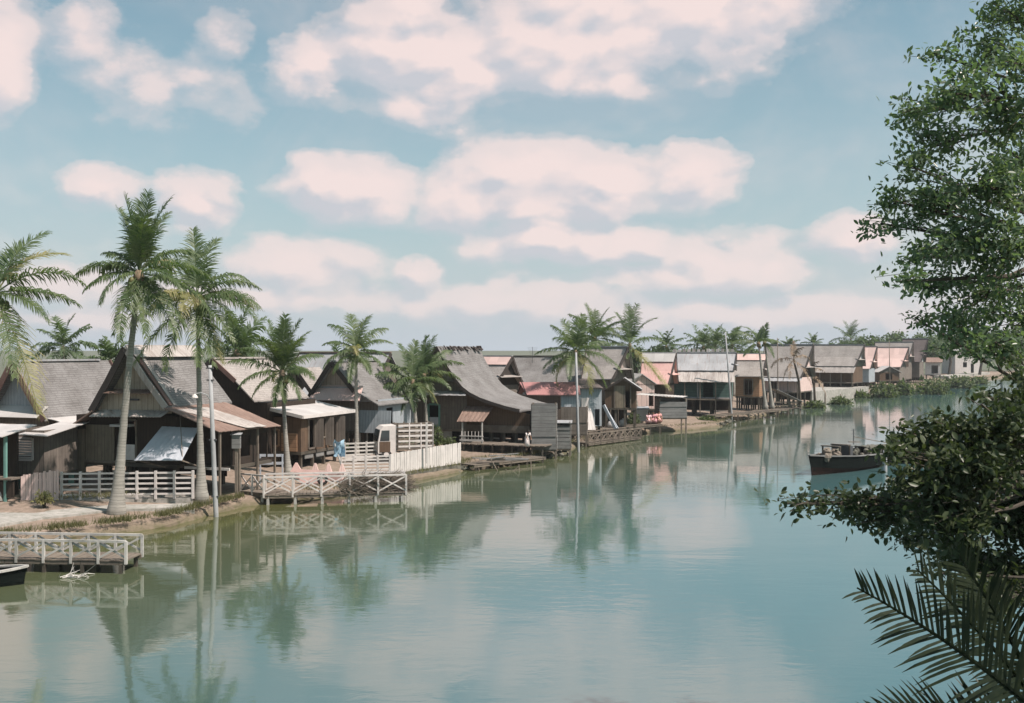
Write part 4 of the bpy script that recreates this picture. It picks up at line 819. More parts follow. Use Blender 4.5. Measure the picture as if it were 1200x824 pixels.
e, l = h.hy(752,457), h.hy(706,457); pr = [(0,h.zr),e]; pl = [(0,h.zr),l]; h.slope(pr,-.2,3,'zinc'); h.slope(pl,-.2,3,'zinc_pale'); h.barge(pr,-.24,'barge',.15); h.barge(pl,-.24,'barge',.15)
zf = h.z(478,0,0); h.gable(pl,pr,0,e[1]-.02,'brown'); x0, x1 = h.hy(709,460)[0], h.hy(745,460)[0]; d0, d1 = h.hy(733,460)[0], h.hy(738,460)[0]
h.walls(x0,x1,0,2.6,zf,e[1]-.01,'brown',front=[(d0,d1,zf+.02,h.z(455,0,0))]); m = h.mb(); m.box(h.hy(721,460)[0],-.05,zf,h.hy(731,460)[0],-.01,h.z(452,0,0)); h.part(m,'door','tan'); m = h.mb()
for q in (720,732,739): x = h.hy(q,460)[0]; m.box(x-.04,-.07,zf,x+.04,-.01,h.z(452,0,0))
h.part(m,'door_frame','timber'); h.stilts(x0+.1,x1-.1,.1,2.4,zf-.14,4,2)
h = House('timber_house', 'small pink-washed house right of the brown stilt house', (752,438), 87, 8)
e, l = h.hy(769,450), h.hy(737,450); pr = [(0,h.zr),e]; pl = [(0,h.zr),l]; h.slope(pr,-.2,3,'zinc'); h.slope(pl,-.2,3,'zinc_pale'); h.gable(pl,pr,0,e[1]-.02,'pink_wall'); h.walls(l[0]+.15,e[0]-.15,0,2.8,h.z(479,0,0),e[1]-.01,'pink_wall',front=[(.6,1.0,1.9,3.0)]); h.stilts(l[0]+.3,e[0]-.3,.1,2.5,h.z(479,0,0)-.14,3,2)
row_house('pink-roofed house between the pink-washed house and the green house', (789,414), 95, 70, 756, 450, 2.2, 'zinc_pink', 'dark', 467, 'grey', top_band='zinc_pale', ridge_mt='zinc_pale', flare=.25)
h = row_house('wide green-walled house with a blocky ornamented ridge and streaked veranda roof', (861,413.5), 99, 74, 788, 434, 1.9, 'zinc', 'green', 467, 'grey', tier=448, tiermat='streak', holes=[(824,836,449,466,None)], flare=.15)
rr = random.Random(5)
for k in range(13):
    y = h.L*(k+.2)/13; m = h.mb(); m.box(-.1,y,h.zr+.08,.1,y+h.L/13*.62,h.zr+.34+rr.uniform(-.05,.05)); h.part(m,'ridge_block','white_wall' if k%2 else 'streak')
m = h.mb(); m.box(h.x0-.06,0,h.zf-.1,h.x0-.0,h.L,h.zf+.1); m.box(h.x0-.08,h.L*.55,h.zf,h.x0-.02,h.L*.57,h.ze-.6); h.part(m,'floor_board','zinc')
row_house('ochre-walled house with a pale ridge left of the twin-trunked palm', (896,415), 108, 70, 862, 441, 2.1, 'shingle_pale', 'orange', 465, 'orange', top_band='zinc_rose', holes=[(872,882,445,463,'timber')], flare=.2)
row_house('tall grey-roofed house behind the small tin-roofed landing stage', (947,404), 119, 58, 902, 442, 2.7, 'shingle_pale', 'pink_wall', 459, 'dark', holes=[(903,911,447,457,'white')], flare=.6, tier=447, tiermat='zinc')
h = row_house('broad grey house with a brown-walled veranda above the concrete quay', (1008,404), 149, 56, 957, 429, 2.6, 'shingle_pale', 'brown', 448, 'tan', tier=437, flare=.6, gtop='white_wall')
row_house('narrow pink-roofed house behind the broad grey veranda house', (1024,406), 168, 60, 1004, 432, 2.6, 'zinc_rose', 'blue', 448, 'brown', flare=.5, gtop='white_wall')
row_house('pink-roofed house with grey gable and a tiny gabled porch', (1060,407), 180, 58, 1026, 430, 2.8, 'zinc_rose', 'grey', 446, 'grey', flare=.7, gtop='white_wall')
row_house('grey house whose roof rises just behind the pink-roofed house with the porch', (1067,401), 192, 58, 1029, 425, 3.0, 'shingle_pale', 'grey', 444, 'grey', flare=.5)
row_house('dark brown-roofed tall house at the right end of the row', (1082,397), 196, 60, 1063, 424, 2.6, 'shingle_dark', 'grey', 442, 'white_wall', flare=.8, gtop='white_wall')
h = House('porch', 'tiny gabled porch with dark doorway in front of the pink-roofed house', (1042,429), 172, 5, group=None, cat='porch')
e, l = h.hy(1056,436), h.hy(1028,436); h.slope([(0,h.zr),e],-.3,2.5,'zinc_pale'); h.slope([(0,h.zr),l],-.3,2.5,'zinc_pale'); h.gable([(0,h.zr),l],[(0,h.zr),e],0,e[1]-.05,'grey')
h.walls(l[0]+.4,e[0]-.4,0,2.3,h.z(446,0,0),e[1],'brown',front=[(-.6,.5,h.z(445,0,0),e[1]-.2)]); h.stilts(l[0]+.5,e[0]-.5,.1,2,h.z(446,0,0)-.14,3,2)
h = House('timber_shack', 'low brown-roofed open shack beyond the last tall house of the row', (1104,419), 212, 70, group=None)
L = h.hx(1083,422)[0]; h.slope([(0,h.zr),(-2.2,h.zr-.9)],0,L,'rust',flare=.2); h.slope([(0,h.zr),(2.2,h.zr-.9)],0,L,'rust',flare=.2); h.walls(-1.6,1.6,.3,L-.3,1.6,h.zr-.8,'white_wall',left=[(.8,2.0,1.8,3.4)]); h.stilts(-1.4,1.4,.4,L-.4,1.45,2,3)
h = House('house', 'whitewashed house half hidden by the trees at the far right', (1134,402), 250, 10, group=None)
e = h.hy(1150,414); h.slope([(0,h.zr),e],-.3,6,'zinc_pale'); h.slope([(0,h.zr),(-e[0],e[1])],-.3,6,'zinc_pale'); h.gable([(0,h.zr),(-e[0],e[1])],[(0,h.zr),e],0,e[1]-.05,'white_wall'); h.walls(-e[0]+.3,e[0]-.3,0,5.5,.9,e[1],'white_wall',front=[(-1.2,-.2,2.4,3.6),(.8,1.6,.95,3.3)])
# ------------------------------------------------------------------ coconut palms, placed and posed one by one
def pm(label, bpx, bpy, bz, cpx, cpy, fronds, **k):
    b = G(bpx, bpy, bz); Y = k.pop('Yc', b.y); return palm(label, b, P(cpx, cpy, Y), fronds, **k)
palm('palm cut by the left edge of the photo, long pale fronds hanging over the shacks', (-19.8,37.0,.5), P(-4,343,36), [(20,40,3.1,90),(8,8,2.7,45),(-20,-5,2.4,60),(160,50,3,70),(200,20,3,70),(60,70,3,50),(100,60,3,60),(-80,20,3,80),(-50,-42,3.6,32),(240,-30,3,40),(120,10,3,60),(180,-30,3,40),(-95,-60,3,20),(30,62,2.9,80),(-25,-58,4.6,18)], seed=21, pale=2)
pm('tallest palm, leaning right, with an upright tuft of fronds', 136, 603, .35, 163, 320, [(95,86,3.2,16),(200,84,3.0,18),(20,80,3.1,26),(-60,82,2.9,22),(150,74,2.8,30),(60,72,2.9,34),(300,70,2.4,40),(15,50,2.5,85),(172,48,1.9,60),
   (182,22,2.5,62),(196,2,2.2,55),(165,30,2.0,75),(-12,20,3.0,70),(10,-8,2.9,55),(-40,10,2.6,75),(240,-10,2.4,60),(255,-45,3.2,28),(230,-55,2.6,25),(-30,-42,3.2,28),(-60,-50,2.9,26),(5,-40,2.7,30),(100,0,3,60),(80,30,3,70),(120,-30,3,40)], seed=5, r=.215, foot=2.5, sag=-.05, pale=2)
pm('second tall palm with a broad drooping crown beside the pale lamp pole', 236, 586, .45, 231, 349, [(120,80,3.0,20),(80,76,2.9,35),(150,62,3.3,80),(170,45,2.7,80),(28,58,2.6,105),(10,40,2.7,80),(-10,16,2.9,70),(-18,4,3.2,62),(175,14,2.6,50),(195,-6,2.7,40),(212,-38,3.6,20),(225,-50,3.4,25),(-40,-25,2.9,45),(-75,-50,3.2,30),(-55,-52,3.2,25),(100,20,3,60),(70,0,3,60),(240,20,2.6,90),(-90,10,2.8,90),(40,20,2.6,80),(-30,-60,3,15)], seed=8, r=.18, foot=2.5, sag=.02, pale=4)
pm('middle palm with a dense bushy crown in front of the flat-roofed house', 338, 556, .5, 331, 436, [(90,88,2.8,10),(180,80,2.6,24),(0,82,2.7,24),(-90,82,2.6,18),(40,70,2.5,40),(140,72,2.5,35),(220,66,2.3,45),(-40,64,2.4,50),(15,45,2.2,60),(165,50,2.4,55),(178,25,2.9,40),(190,5,2.3,60),(-15,15,2.0,70),(200,-20,2.0,50),(-30,-30,1.8,50),(250,-50,1.9,25),(-80,-60,1.6,25),(70,20,2.4,60),(110,10,2.4,60)], seed=13, r=.17, foot=1.9, sag=-.12, pale=1, detail=1.1)
pm('slender palm rising from the white slatted fence', 418, 536, .6, 417, 412, [(110,68,2.7,42),(75,72,2.5,40),(150,60,2.7,65),(175,38,2.0,70),(45,55,2.6,60),(20,42,2.2,75),(0,10,2.0,60),(-25,-10,2.2,55),(200,0,2.2,65),(225,-20,2.0,50),(-60,-15,2.2,55),(260,-35,2.2,40),(90,30,2.3,60),(130,10,2.3,60),(-90,30,2.1,95)], seed=17, r=.17, foot=1.5, pale=1)
pm('left palm of the close pair inside the white fence', 489, 524, .7, 484, 447, [(100,82,2.6,26),(60,70,2.5,40),(140,72,2.7,40),(20,55,2.4,60),(170,50,2.6,70),(190,28,2.8,60),(200,0,2.8,45),(215,-18,2.9,40),(235,-40,2.5,30),(250,20,2.4,90),(-20,20,2.2,70),(-60,-10,2.2,60),(-90,-40,2.2,40),(0,-25,2,50),(120,20,2.4,60)], seed=23, r=.17, pale=2)
pm('right palm of the close pair inside the white fence', 501, 522, .7, 497, 440, [(95,84,2.5,20),(70,76,2.7,25),(40,60,2.7,60),(20,42,2.7,70),(0,18,2.4,70),(-20,-4,2.0,60),(140,60,2.4,60),(170,30,2.4,70),(200,-10,2.3,50),(-60,-40,2,40),(-100,0,2.2,80),(110,20,2.4,60),(60,10,2.4,60)], seed=27, r=.16, pale=1)
palm('palm behind the tall quay pole with fronds hanging to both sides', (4.6,76,.9), P(675,412,75), 19, L=3.6, seed=31, r=.17, pale=2)
palm('darker palm standing behind the one at the tall quay pole', (6.6,88,.9), P(697,396,88), 20, L=3.9, seed=33, r=.17, pale=0)
palm('palm with a long dry drooping frond beside the steep grey-roofed house', (10.2,86.5,.9), P(738,404,86), [(100,84,3.4,18),(60,78,3.6,22),(140,70,3.2,36),(30,62,3.4,50),(170,48,3.2,60),(0,30,3.0,70),(190,10,3.0,60),(-90,30,3,70),(250,0,3,60),(90,30,3,60),(-30,-44,3.9,16),(-42,-40,5.2,12)], seed=35, r=.17, pale=2)
palm('left trunk of the tall thin twin palms by the ochre house', (24.5,103,.9), P(889,402,103), [(170,48,3.2,85),(185,20,3.0,60),(150,70,2.4,70),(40,74,1.8,14),(20,30,2.2,80),(200,-20,2.2,40),(90,40,2.4,70),(-80,30,2.4,80)], seed=37, r=.2, nuts=3, pale=0)
palm('right trunk of the tall thin twin palms by the ochre house', (25.4,104,.9), P(896,400,104), [(60,80,1.9,12),(160,50,2.4,70),(180,10,2.4,60),(0,15,2.0,80),(-60,-40,2,40),(100,20,2,60)], seed=38, r=.18, nuts=3, pale=1)
bgp = [(74,407,82,4.0,'round palm crown above the long grey-shingled roof at the left'),(128,424,66,3.0,'low dark palm between the two left houses'),(283,405,74,2.4,'small palm crown with a dry brown top behind the rusty veranda'),(277,412,60.5,4.2,'palm whose fronds sweep over the roof right of the lamp pole'),(222,446,62,2.6,'palm hidden behind the second tall palm'),
  (398,430,78,3.0,'palm showing between the slender palm and the grey gable'),(781,406,130,3.8,'small palm crown above the pink roof'),(824,406,135,4.6,'left palm crown above the ornamented ridge'),(838,403,139,4.6,'middle palm crown above the ornamented ridge'),(858,404,133,4.4,'right palm crown above the ornamented ridge'),
  (908,407,170,2.2,'tiny palm crown right of the twin palms'),(925,405,190,3,'tiny palm crown above the tall grey roof'),(953,403,215,3.6,'lone palm crown between two far grey roofs'),(997,397,240,7,'large palm crown above the far pink roofs')]
for i, (px, py, Y, L_, lb) in enumerate(bgp):
    p = P(px, py, Y); palm(lb, (p.x+.3, Y, .85), p, 17, L=L_*.82, seed=50+i, name='background_palm', nuts=0, detail=.5, leaf=.95, leafm=L_far, pale=1 if i in (2,3) else 0, r=.2, group='palms behind the houses')
# far trees behind the row, and the mixed trees on the far right bank
rr = random.Random(77)
def far_tree(px, Y, top, wpx, lb, seed, name='broadleaf_tree', group='trees behind the houses'):
    p = at(px, Y, .9); H_ = CZ - (top-CY)/F*Y; w_ = wpx/F*Y*.5; r_ = random.Random(seed); bl = []
    for k in range(8): a = k*.785 + r_.random(); q = r_.uniform(.25,.8); zz = .9+(H_-.9)*r_.uniform(.45,.82); bl.append((p.x+math.cos(a)*w_*q, Y+math.sin(a)*w_*q, zz, w_*r_.uniform(.35,.55), w_*.5, (H_-.9)*r_.uniform(.14,.22), 16))
    bl.append((p.x, Y, .9+(H_-.9)*.82, w_*.45, w_*.45, (H_-.9)*.17, 18))
    return broad_tree(name, lb, 'tree', p, [p, p+Vector((.1*w_,0,(H_-.9)*.3)), p+Vector((0,0,(H_-.9)*.65)), p+Vector((.05*w_,0,(H_-.9)*.85))], bl, seed, leaf=.10+.0021*Y, lm=L_far, trunk_r=.10+.001*Y, twig_r=.03, per=9, spread=.12+.0012*Y, group=group, elong=1.6)
ft = [(28,78,412,60,'leafy tree behind the shack roofs at the left edge'),(108,74,414,34,'dark leafy tree between the left roofs'),(140,76,418,36,'leafy tree behind the apex of the tall gabled house'),(770,150,403,60,'rounded tree left of the small palm above the pink roof'),(745,140,402,44,'rounded tree behind the palm with the dry frond'),(812,165,407,40,'low tree left of the ornamented ridge'),(880,190,408,40,'low tree behind the twin palms'),
 (988,232,398,36,'bushy tree beside the large far palm crown'),(1012,240,393,34,'bushy tree behind the pink-roofed houses'),(1030,255,391,40,'leftmost round crown of the wooded skyline'),(1052,262,388,44,'tallest round crown of the wooded skyline'),(1074,270,390,40,'flat crown of the wooded skyline, right of the tallest'),
 (1092,225,392,44,'dark tree right of the last tall house'),(1112,236,388,42,'tree in front of the whitewashed far house, left side'),(1148,240,388,50,'spreading tree right of the whitewashed far house'),(1172,285,384,44,'pale-trunked tree on the far bank'),(1192,280,382,44,'dark tree at the far bank, near the right edge'),(1225,292,380,50,'tree on the far bank just outside the right edge'),(1138,300,388,40,'bluish tree between two far trees'),(1092,300,392,50,'bluish crown far behind the last roofs')]
for i, (px, Y, top, wp, lb) in enumerate(ft): far_tree(px, Y, top, wp, lb, 100+i)
b_ = at(600, 420, .9)
def wood(): 
    rng = np.random.default_rng(9); cen = []
    for k in range(110):
        x = 190 + k*6.2 + rng.normal()*3; y = 430 + rng.normal()*22 + max(0, x)*.25; hgt = 7 + 2.5*math.sin(k*.37) + rng.random()*4; c = rng.normal(size=(240, 3)); c /= np.linalg.norm(c, axis=1)[:, None]; c *= rng.random((240,1))**.3*np.array([[5.5,5.5,hgt*.5]]); c += np.array([[x,y,.9+hgt*.5]]); cen.append(c)
    v, f = leaves_np(rng, np.concatenate(cen), 1.5, 1.5); return np_mesh('far_wood', v, f, L_far)
tag(wood(), 'low blue-green belt of far woodland along the skyline', 'wood', kind='stuff')

# ------------------------------------------------------------------ bushes, reeds and grass at the water's edge
for i, (px, py, wpx, hpx, lb) in enumerate([(955,478,22,10,'clump of reeds left of the concrete quay'),(985,474,24,12,'clump of reeds in the water before the quay'),(1008,466,18,10,'small reed clump at the right end of the quay'),(1035,466,30,28,'tall green waterside bush before the porch'),(1058,463,24,24,'bright waterside bush right of the tall one'),(1092,462,44,30,'broad spreading waterside bush'),(1125,455,44,26,'broad waterside bush before the far open water'),(828,497,20,13,'green shrub on the bank below the pink stall'),(1148,450,16,10,'low bush at the edge of the far open water')]):
    g_ = G(px, py, 0); s = g_.y/F; bush('waterside_bush', lb, 'bush', g_, (wpx*s*.5, wpx*s*.4, hpx*s*.6), 800, .10+.0035*g_.y, L_reed, 200+i, group='bushes at the water edge')
g_ = G(52,588,.75); bush('shrub', 'pale dry shrub at the foot of the pink picket fence', 'shrub', g_, (.36,.3,.38), 500, .12, L_palm_dry, 301)
for i, (px, py, z, r_, lb) in enumerate([(512,521,.9,(.35,.3,1.1),'bush with upright leaves right of the close palm pair'),(477,522,.9,(.4,.3,.5),'low green bush beside the truck'),(402,528,.9,(.3,.3,.4),'small bush behind the pale blue cloth'),(526,520,.9,(.5,.3,.35),'low bush by the concrete base of the sweeping-roofed house')]):
    g_ = G(px, py, z); bush('bush', lb, 'bush', g_, r_, 320, .2, L_reed, 310+i)
sh = [(x+nx*.12, y+ny*.12, .42) for (x,y),(nx,ny) in zip(SH, nl)]
blades('bank_grass', 'short rough grass fringing the earth bank above the water', sh[4:9], .22, 6500, L_grass, 1, .13)
blades('bank_grass', 'rough grass and weed along the foot of the white fence and quay', sh[9:26], .2, 7000, L_grass, 2, .22)
blades('far_bank_grass', 'grass along the far curve of the bank', [(x,y,.5) for x,y,z in sh[26:34]], .6, 6000, L_reed, 3, .9)
blades('bank_grass', 'thin grass on the dirt yard by the path', [(-17,41.5,.8),(-15.2,42,.8)], .15, 900, L_grass, 4, .35)

# ------------------------------------------------------------------ paths and yard
def strip(name, pts, z, mt, kind='structure'):
    m = MB(); m.add([(x,y,z) for x,y in pts], [tuple(range(len(pts)))]); o = m.build(name, M[mt], uv=True); return tag(o, kind=kind)
m = MB(); pa = [G(-60,602,.46),G(0,601,.46),G(60,598,.46),G(130,592,.46),G(228,590,.46)]; pb = [G(-60,617,.46),G(0,615,.46),G(50,607,.46),G(130,598,.46),G(228,594,.46)]
for a, b, c, d in zip(pb[:-1], pb[1:], pa[1:], pa[:-1]): m.add([(a.x,a.y,.47),(b.x,b.y,.47),(c.x,c.y,.47),(d.x,d.y,.47),(a.x,a.y,.2),(b.x,b.y,.2)], [(0,1,2,3),(4,5,1,0)])
tag(m.build('path', M['concrete']), kind='structure')
def slab(name, label, cat, a, b, depth, z0, z1, mt, group=None):
    a, b = Vector(a), Vector(b); d = (b-a); d.z = 0; n_ = Vector((-d.y, d.x, 0)).normalized()*depth; t0 = thing(name, label, cat, a, 0, group); m = WB(a)
    vs = [Vector((q.x,q.y,z)) for z in (z0,z1) for q in (a, b, b+n_, a+n_)]
    m.add(vs, [(3,2,1,0),(4,5,6,7),(0,1,5,4),(1,2,6,5),(2,3,7,6),(3,0,4,7)]); m.build('slab', mt, t0); return t0
slab('step', 'long low concrete step below the white rail fence', 'step', G(70,589,.45), G(226,587,.45), .5, .2, .56, 'concrete')
slab('step', 'upper concrete kerb under the white rail fence', 'step', G(75,587,.5)+Vector((0,.35,0)), G(224,585,.5)+Vector((0,.35,0)), .5, .2, .64, 'concrete')
slab('quay', 'long pale concrete quay in front of the broad grey veranda house', 'quay', at(952,131,0), at(1018,150,0), 5, -.5, 1.35, 'concrete')
slab('quay', 'thin concrete landing at the far right beside the open water', 'quay', at(1112,219,0), at(1160,258,0), 3, -.4, 1.1, 'concrete')
slab('retaining_wall', 'mossy stone wall carrying the white picket fence', 'wall', (-6.45,50.8,0), (-2.72,57.1,0), .5, -.5, .46, 'rock')

# ------------------------------------------------------------------ fences
def rail_fence(label, a, b, h_, posts, rails, mt='white', x=False, group=None, name='rail_fence', pw=.09, rw=.07, base=0.0, rh=None):
    a, b = Vector(a), Vector(b); t0 = thing(name, label, 'fence', a, 0, group)
    for i in range(posts):
        p = a.lerp(b, i/(posts-1)); m = WB(a); m.beam(p - Vector((0,0,.08+base)), p + Vector((0,0,h_)), pw); m.build('post', mt, t0)
    for k in range(rails):
        z = h_*(k+.6)/rails if rails > 1 else h_*.97; z = min(z, h_*.97); m = WB(a); o = Vector((0,0,z)); m.beam(a+o, b+o, .035, rw); m.build('rail', mt, t0)
    if x:
        for i in range(posts-1):
            p, q = a.lerp(b, i/(posts-1)), a.lerp(b, (i+1)/(posts-1)); m = WB(a); m.beam(p+Vector((0,0,.08)), q+Vector((0,0,h_*.93)), .03,.05); m.beam(p+Vector((0,.03,h_*.93)), q+Vector((0,.03,.08)), .03,.05); m.build('cross_brace', mt, t0)
    return t0
rail_fence('white four-rail fence in front of the tall gabled house', G(72,584,.62), G(226,582,.62), 1.05, 8, 5)
def picket(label, a, b, h0, h1, n, mt, w_=.13, gap=.85, seed=1, jag=.03, posts=0):
    a, b = Vector(a), Vector(b); r_ = random.Random(seed); t0 = thing('picket_fence', label, 'fence', a)
    for i in range(n):
        s = (i+.5)/n; p = a.lerp(b, s); hh = h0+(h1-h0)*s + r_.uniform(-jag, jag); d = (b-a).normalized()*((b-a).length/n*gap*.5); m = WB(a); u = Vector((d.y,-d.x,0)).normalized()*.012; Z = Vector((0,0,1))
        ln = Vector((r_.uniform(-.015,.015),0,0)); m.add([p-d-u,p+d-u,p+d+u,p-d+u]+[q+ln+Z*hh for q in (p-d-u,p+d-u,p+d+u,p-d+u)], [(3,2,1,0),(4,5,6,7),(0,1,5,4),(1,2,6,5),(2,3,7,6),(3,0,4,7)]); m.build('picket', mt, t0)
    for z in (.25, .8): m = WB(a); o = Vector((0,.04,z*min(h0,h1))); m.beam(a+o, b+o, .03,.06); m.build('rail', mt, t0)
    return t0
picket('pinkish solid picket fence between the louvred shack and the white rails', G(24,589,.52), G(69,586,.58), 1.05, 1.2, 15, 'pink_wall', gap=.93, jag=.035)
picket('long white board fence on the stone wall at the water, running to the right', at(457,51.9,.45), at(540,57.0,.45), .98, 1.1, 38, 'white', gap=.88, jag=.012)
fa = Vector((-8.0,49.1,.78)); rail_fence('white slatted fence left of the long board fence', at(400,51.2,.46), at(457,51.8,.46), .95, 5, 6, rw=.075)
rail_fence('white slatted fence behind the slender palm', at(404,56.5,.6), at(442,57.3,.6), 1.0, 4, 5, 'whitew', rw=.08)
m_ = thing('corner_post', 'tall thin white post among the fence at the palm pair', 'post', at(500,54,.75)); WB(m_.location).box(*at(500,54,.75)-Vector((.05,.05,0)), *(P(500,495,54)+Vector((.05,.05,0)))).build('post_shaft', 'white', m_)
# ------------------------------------------------------------------ jetties
def jetty(name, label, a, b, width, z, rail=.72, bays=6, mt='whitew', nposts=6, back=True, front=True, deckm='timber', x=True, railm='white', extra=1):
    """deck from a to b (near edge), width inland; X-braced hand rails, piles to the river bed"""
    a, b = Vector((a[0],a[1],z)), Vector((b[0],b[1],z)); d = b-a; n_ = Vector((-d.y,d.x,0)).normalized()*width; t0 = thing(name, label, 'jetty', a); L_ = d.length; k = int(L_/.16)
    m = WB(a)
    for i in range(k):
        p, q = a.lerp(b, i/k), a.lerp(b, (i+.9)/k); j = Vector((0,0,random.uniform(-.012,.012))); m.add([v+j for v in (p,q,q+n_,p+n_)]+[v+j-Vector((0,0,.04)) for v in (p,q,q+n_,p+n_)], [(0,1,2,3),(7,6,5,4),(4,5,1,0),(5,6,2,1),(6,7,3,2),(7,4,0,3)])
    m.build('deck', deckm, t0)
    for o in (n_*.05, n_*.95): m = WB(a); m.beam(a+o-Vector((0,0,.1)), b+o-Vector((0,0,.1)), .08,.1); m.build('beam', 'timber', t0)
    for i in range(nposts):
        for o in (n_*.06, n_*.94): p = a.lerp(b, (i+.15)/(nposts-.7))+o; m = WB(a); m.beam(p-Vector((0,0,.05)), p-Vector((0,0,z+.8)), .1); m.build('pile', 'stilt' if railm != 'white' else 'whitew', t0)
    for on, o in ((front, n_*.02), (back, n_*.98)):
        if not on: continue
        for i in range(bays+1): p = a.lerp(b, i/bays)+o; m = WB(a); m.beam(p-Vector((0,0,.12)), p+Vector((0,0,rail)), .075); m.build('rail_post', railm, t0)
        m = WB(a); m.beam(a+o+Vector((0,0,rail)), b+o+Vector((0,0,rail)), .06,.07); m.build('hand_rail', railm, t0)
        if x:
            for i in range(bays):
                p, q = a.lerp(b,i/bays)+o, a.lerp(b,(i+1)/bays)+o; m = WB(a); m.beam(p+Vector((0,0,.05)), q+Vector((0,0,rail-.05)), .03,.055); m.beam(p+Vector((0,.035,rail-.05)), q+Vector((0,.035,.05)), .03,.055); m.build('cross_brace', railm, t0)
    return t0
jetty('jetty', 'weathered white footbridge jetty with X rails at the lower left', at(-45,31.3,0), at(147,30.9,0), 1.15, .40, .54, 6, nposts=5, railm='whitew')
jetty('jetty', 'white X-railed jetty with the brushwood pile, below the flat-roofed house', at(309,44.6,0), at(476,45.6,0), 1.3, .42, .74, 5, nposts=6)
jetty('gangway', 'short white X-railed gangway from the yard to the jetty', at(281,45.6,0), at(309,44.8,0), 1.3, .46, .74, 2, nposts=2, back=False)
def brush(label, a, b, depth, h_, n, seed, mt):
    r_ = random.Random(seed); t0 = thing('brushwood_pile', label, 'brushwood', a); m = WB(a); a, b = Vector(a), Vector(b)
    for i in range(n):
        s = r_.random(); p = a.lerp(b, s) + Vector((0, r_.uniform(0,depth), h_*r_.random()**1.3*(1-.35*abs(2*s-1)))); an = r_.gauss(0,.7); l = r_.uniform(.25,.8); q = p + Vector((math.cos(an)*l, r_.uniform(-.2,.2), math.sin(an)*l*.6))
        md = p.lerp(q,.5)+Vector((0,0,r_.uniform(-.08,.08))); m.tube([p,md,q], [.013,.010,.005], 3, cap=False)
    m.build('branches', mt, t0, uv=False); return t0
brush('tangled grey brushwood heaped on the right half of the white jetty', at(395,44.9,.44), at(474,45.9,.44), 1.0, .72, 1500, 3, 'timber')
brush('bundle of driftwood snagged under the left footbridge', at(66,30.3,.0), at(92,30.3,.0), .4, .05, 22, 4, 'whitew')
# plank decks, walkways and privies farther along
jetty('walkway', 'grey plank walkway on piles before the brown stilt house', G(668,508,.75), at(777,82.4,0), 1.6, .78, .5, 8, nposts=9, front=False, back=False, railm='timber')
jetty('landing_stage', 'low slatted raft moored below the plank walkway', at(690,71.5,0), at(752,77,0), 1.4, .22, .62, 9, nposts=3, railm='timber', x=True, back=True)
jetty('landing_stage', 'broken plank landing with crossed struts below the sweeping-roofed house', at(556,57.2,0), at(640,61.5,0), 1.2, .32, .35, 4, nposts=5, railm='timber', back=False, front=False)
jetty('walkway', 'narrow plank walkway along the bank before the ochre house', at(838,93.5,0), at(925,104,0), 1.2, .75, .5, 5, nposts=8, railm='timber', front=False, back=False)
m_ = thing('struts', 'crossed bamboo struts standing in the water by the broken landing', 'struts', at(590,57,0)); m = WB(m_.location)
for a, b in (((560,545),(565,566)),((588,566),(608,546)),((592,550),(608,560)),((608,544),(610,568)),((575,538),(583,552)),((622,540),(623,556))): m.beam(P(*a,57.6 if a[1]<556 else 56.8), P(*b,57.2), .035)
m.build('poles', 'timber', m_)
r_ = random.Random(9)
for k in range(7):
    a = at(548+r_.uniform(0,50), 57.5+r_.uniform(0,2), .45+r_.random()*.25); t0 = thing('plank', ('longest','leftmost','second','middle','upper','lower','rightmost')[k]+' loose grey plank on the stony shore below the sweeping-roofed house', 'plank', a, 0, 'loose planks on the shore'); m = WB(a); an = r_.uniform(-.5,.6); l = r_.uniform(1.2,2.6); m.beam(a, a+Vector((math.cos(an)*l, math.sin(an)*l*.5, r_.uniform(-.1,.18))), .2, .04); m.build('board', 'hgrey', t0)
def rocks(label, pts, n, seed, r0=.12, r1=.3):
    r_ = random.Random(seed); m = MB()
    for i in range(n): s = r_.random()*(len(pts)-1); k = int(s); p = Vector(pts[k]).lerp(Vector(pts[k+1]), s-k); q = r_.uniform(r0,r1); m.blob(p+Vector((r_.gauss(0,.35), r_.gauss(0,.35), r_.uniform(-.1,.15))), (q, q*.9, q*.65), 6, 4, .28)
    return tag(m.build('shore_stones', M['rock'], uv=False), label, 'stones', kind='stuff')
rocks('loose stones along the shore from the white fence to the walkway', [(x+nx*.2,y+ny*.2,.1) for (x,y),(nx,ny) in list(zip(SH,nl))[13:18]], 120, 5, .08, .2)
rocks('loose stones along the bank before the green and ochre houses', [(x+nx*.2,y+ny*.2,.15) for (x,y),(nx,ny) in list(zip(SH,nl))[21:26]], 130, 6, .08, .2)
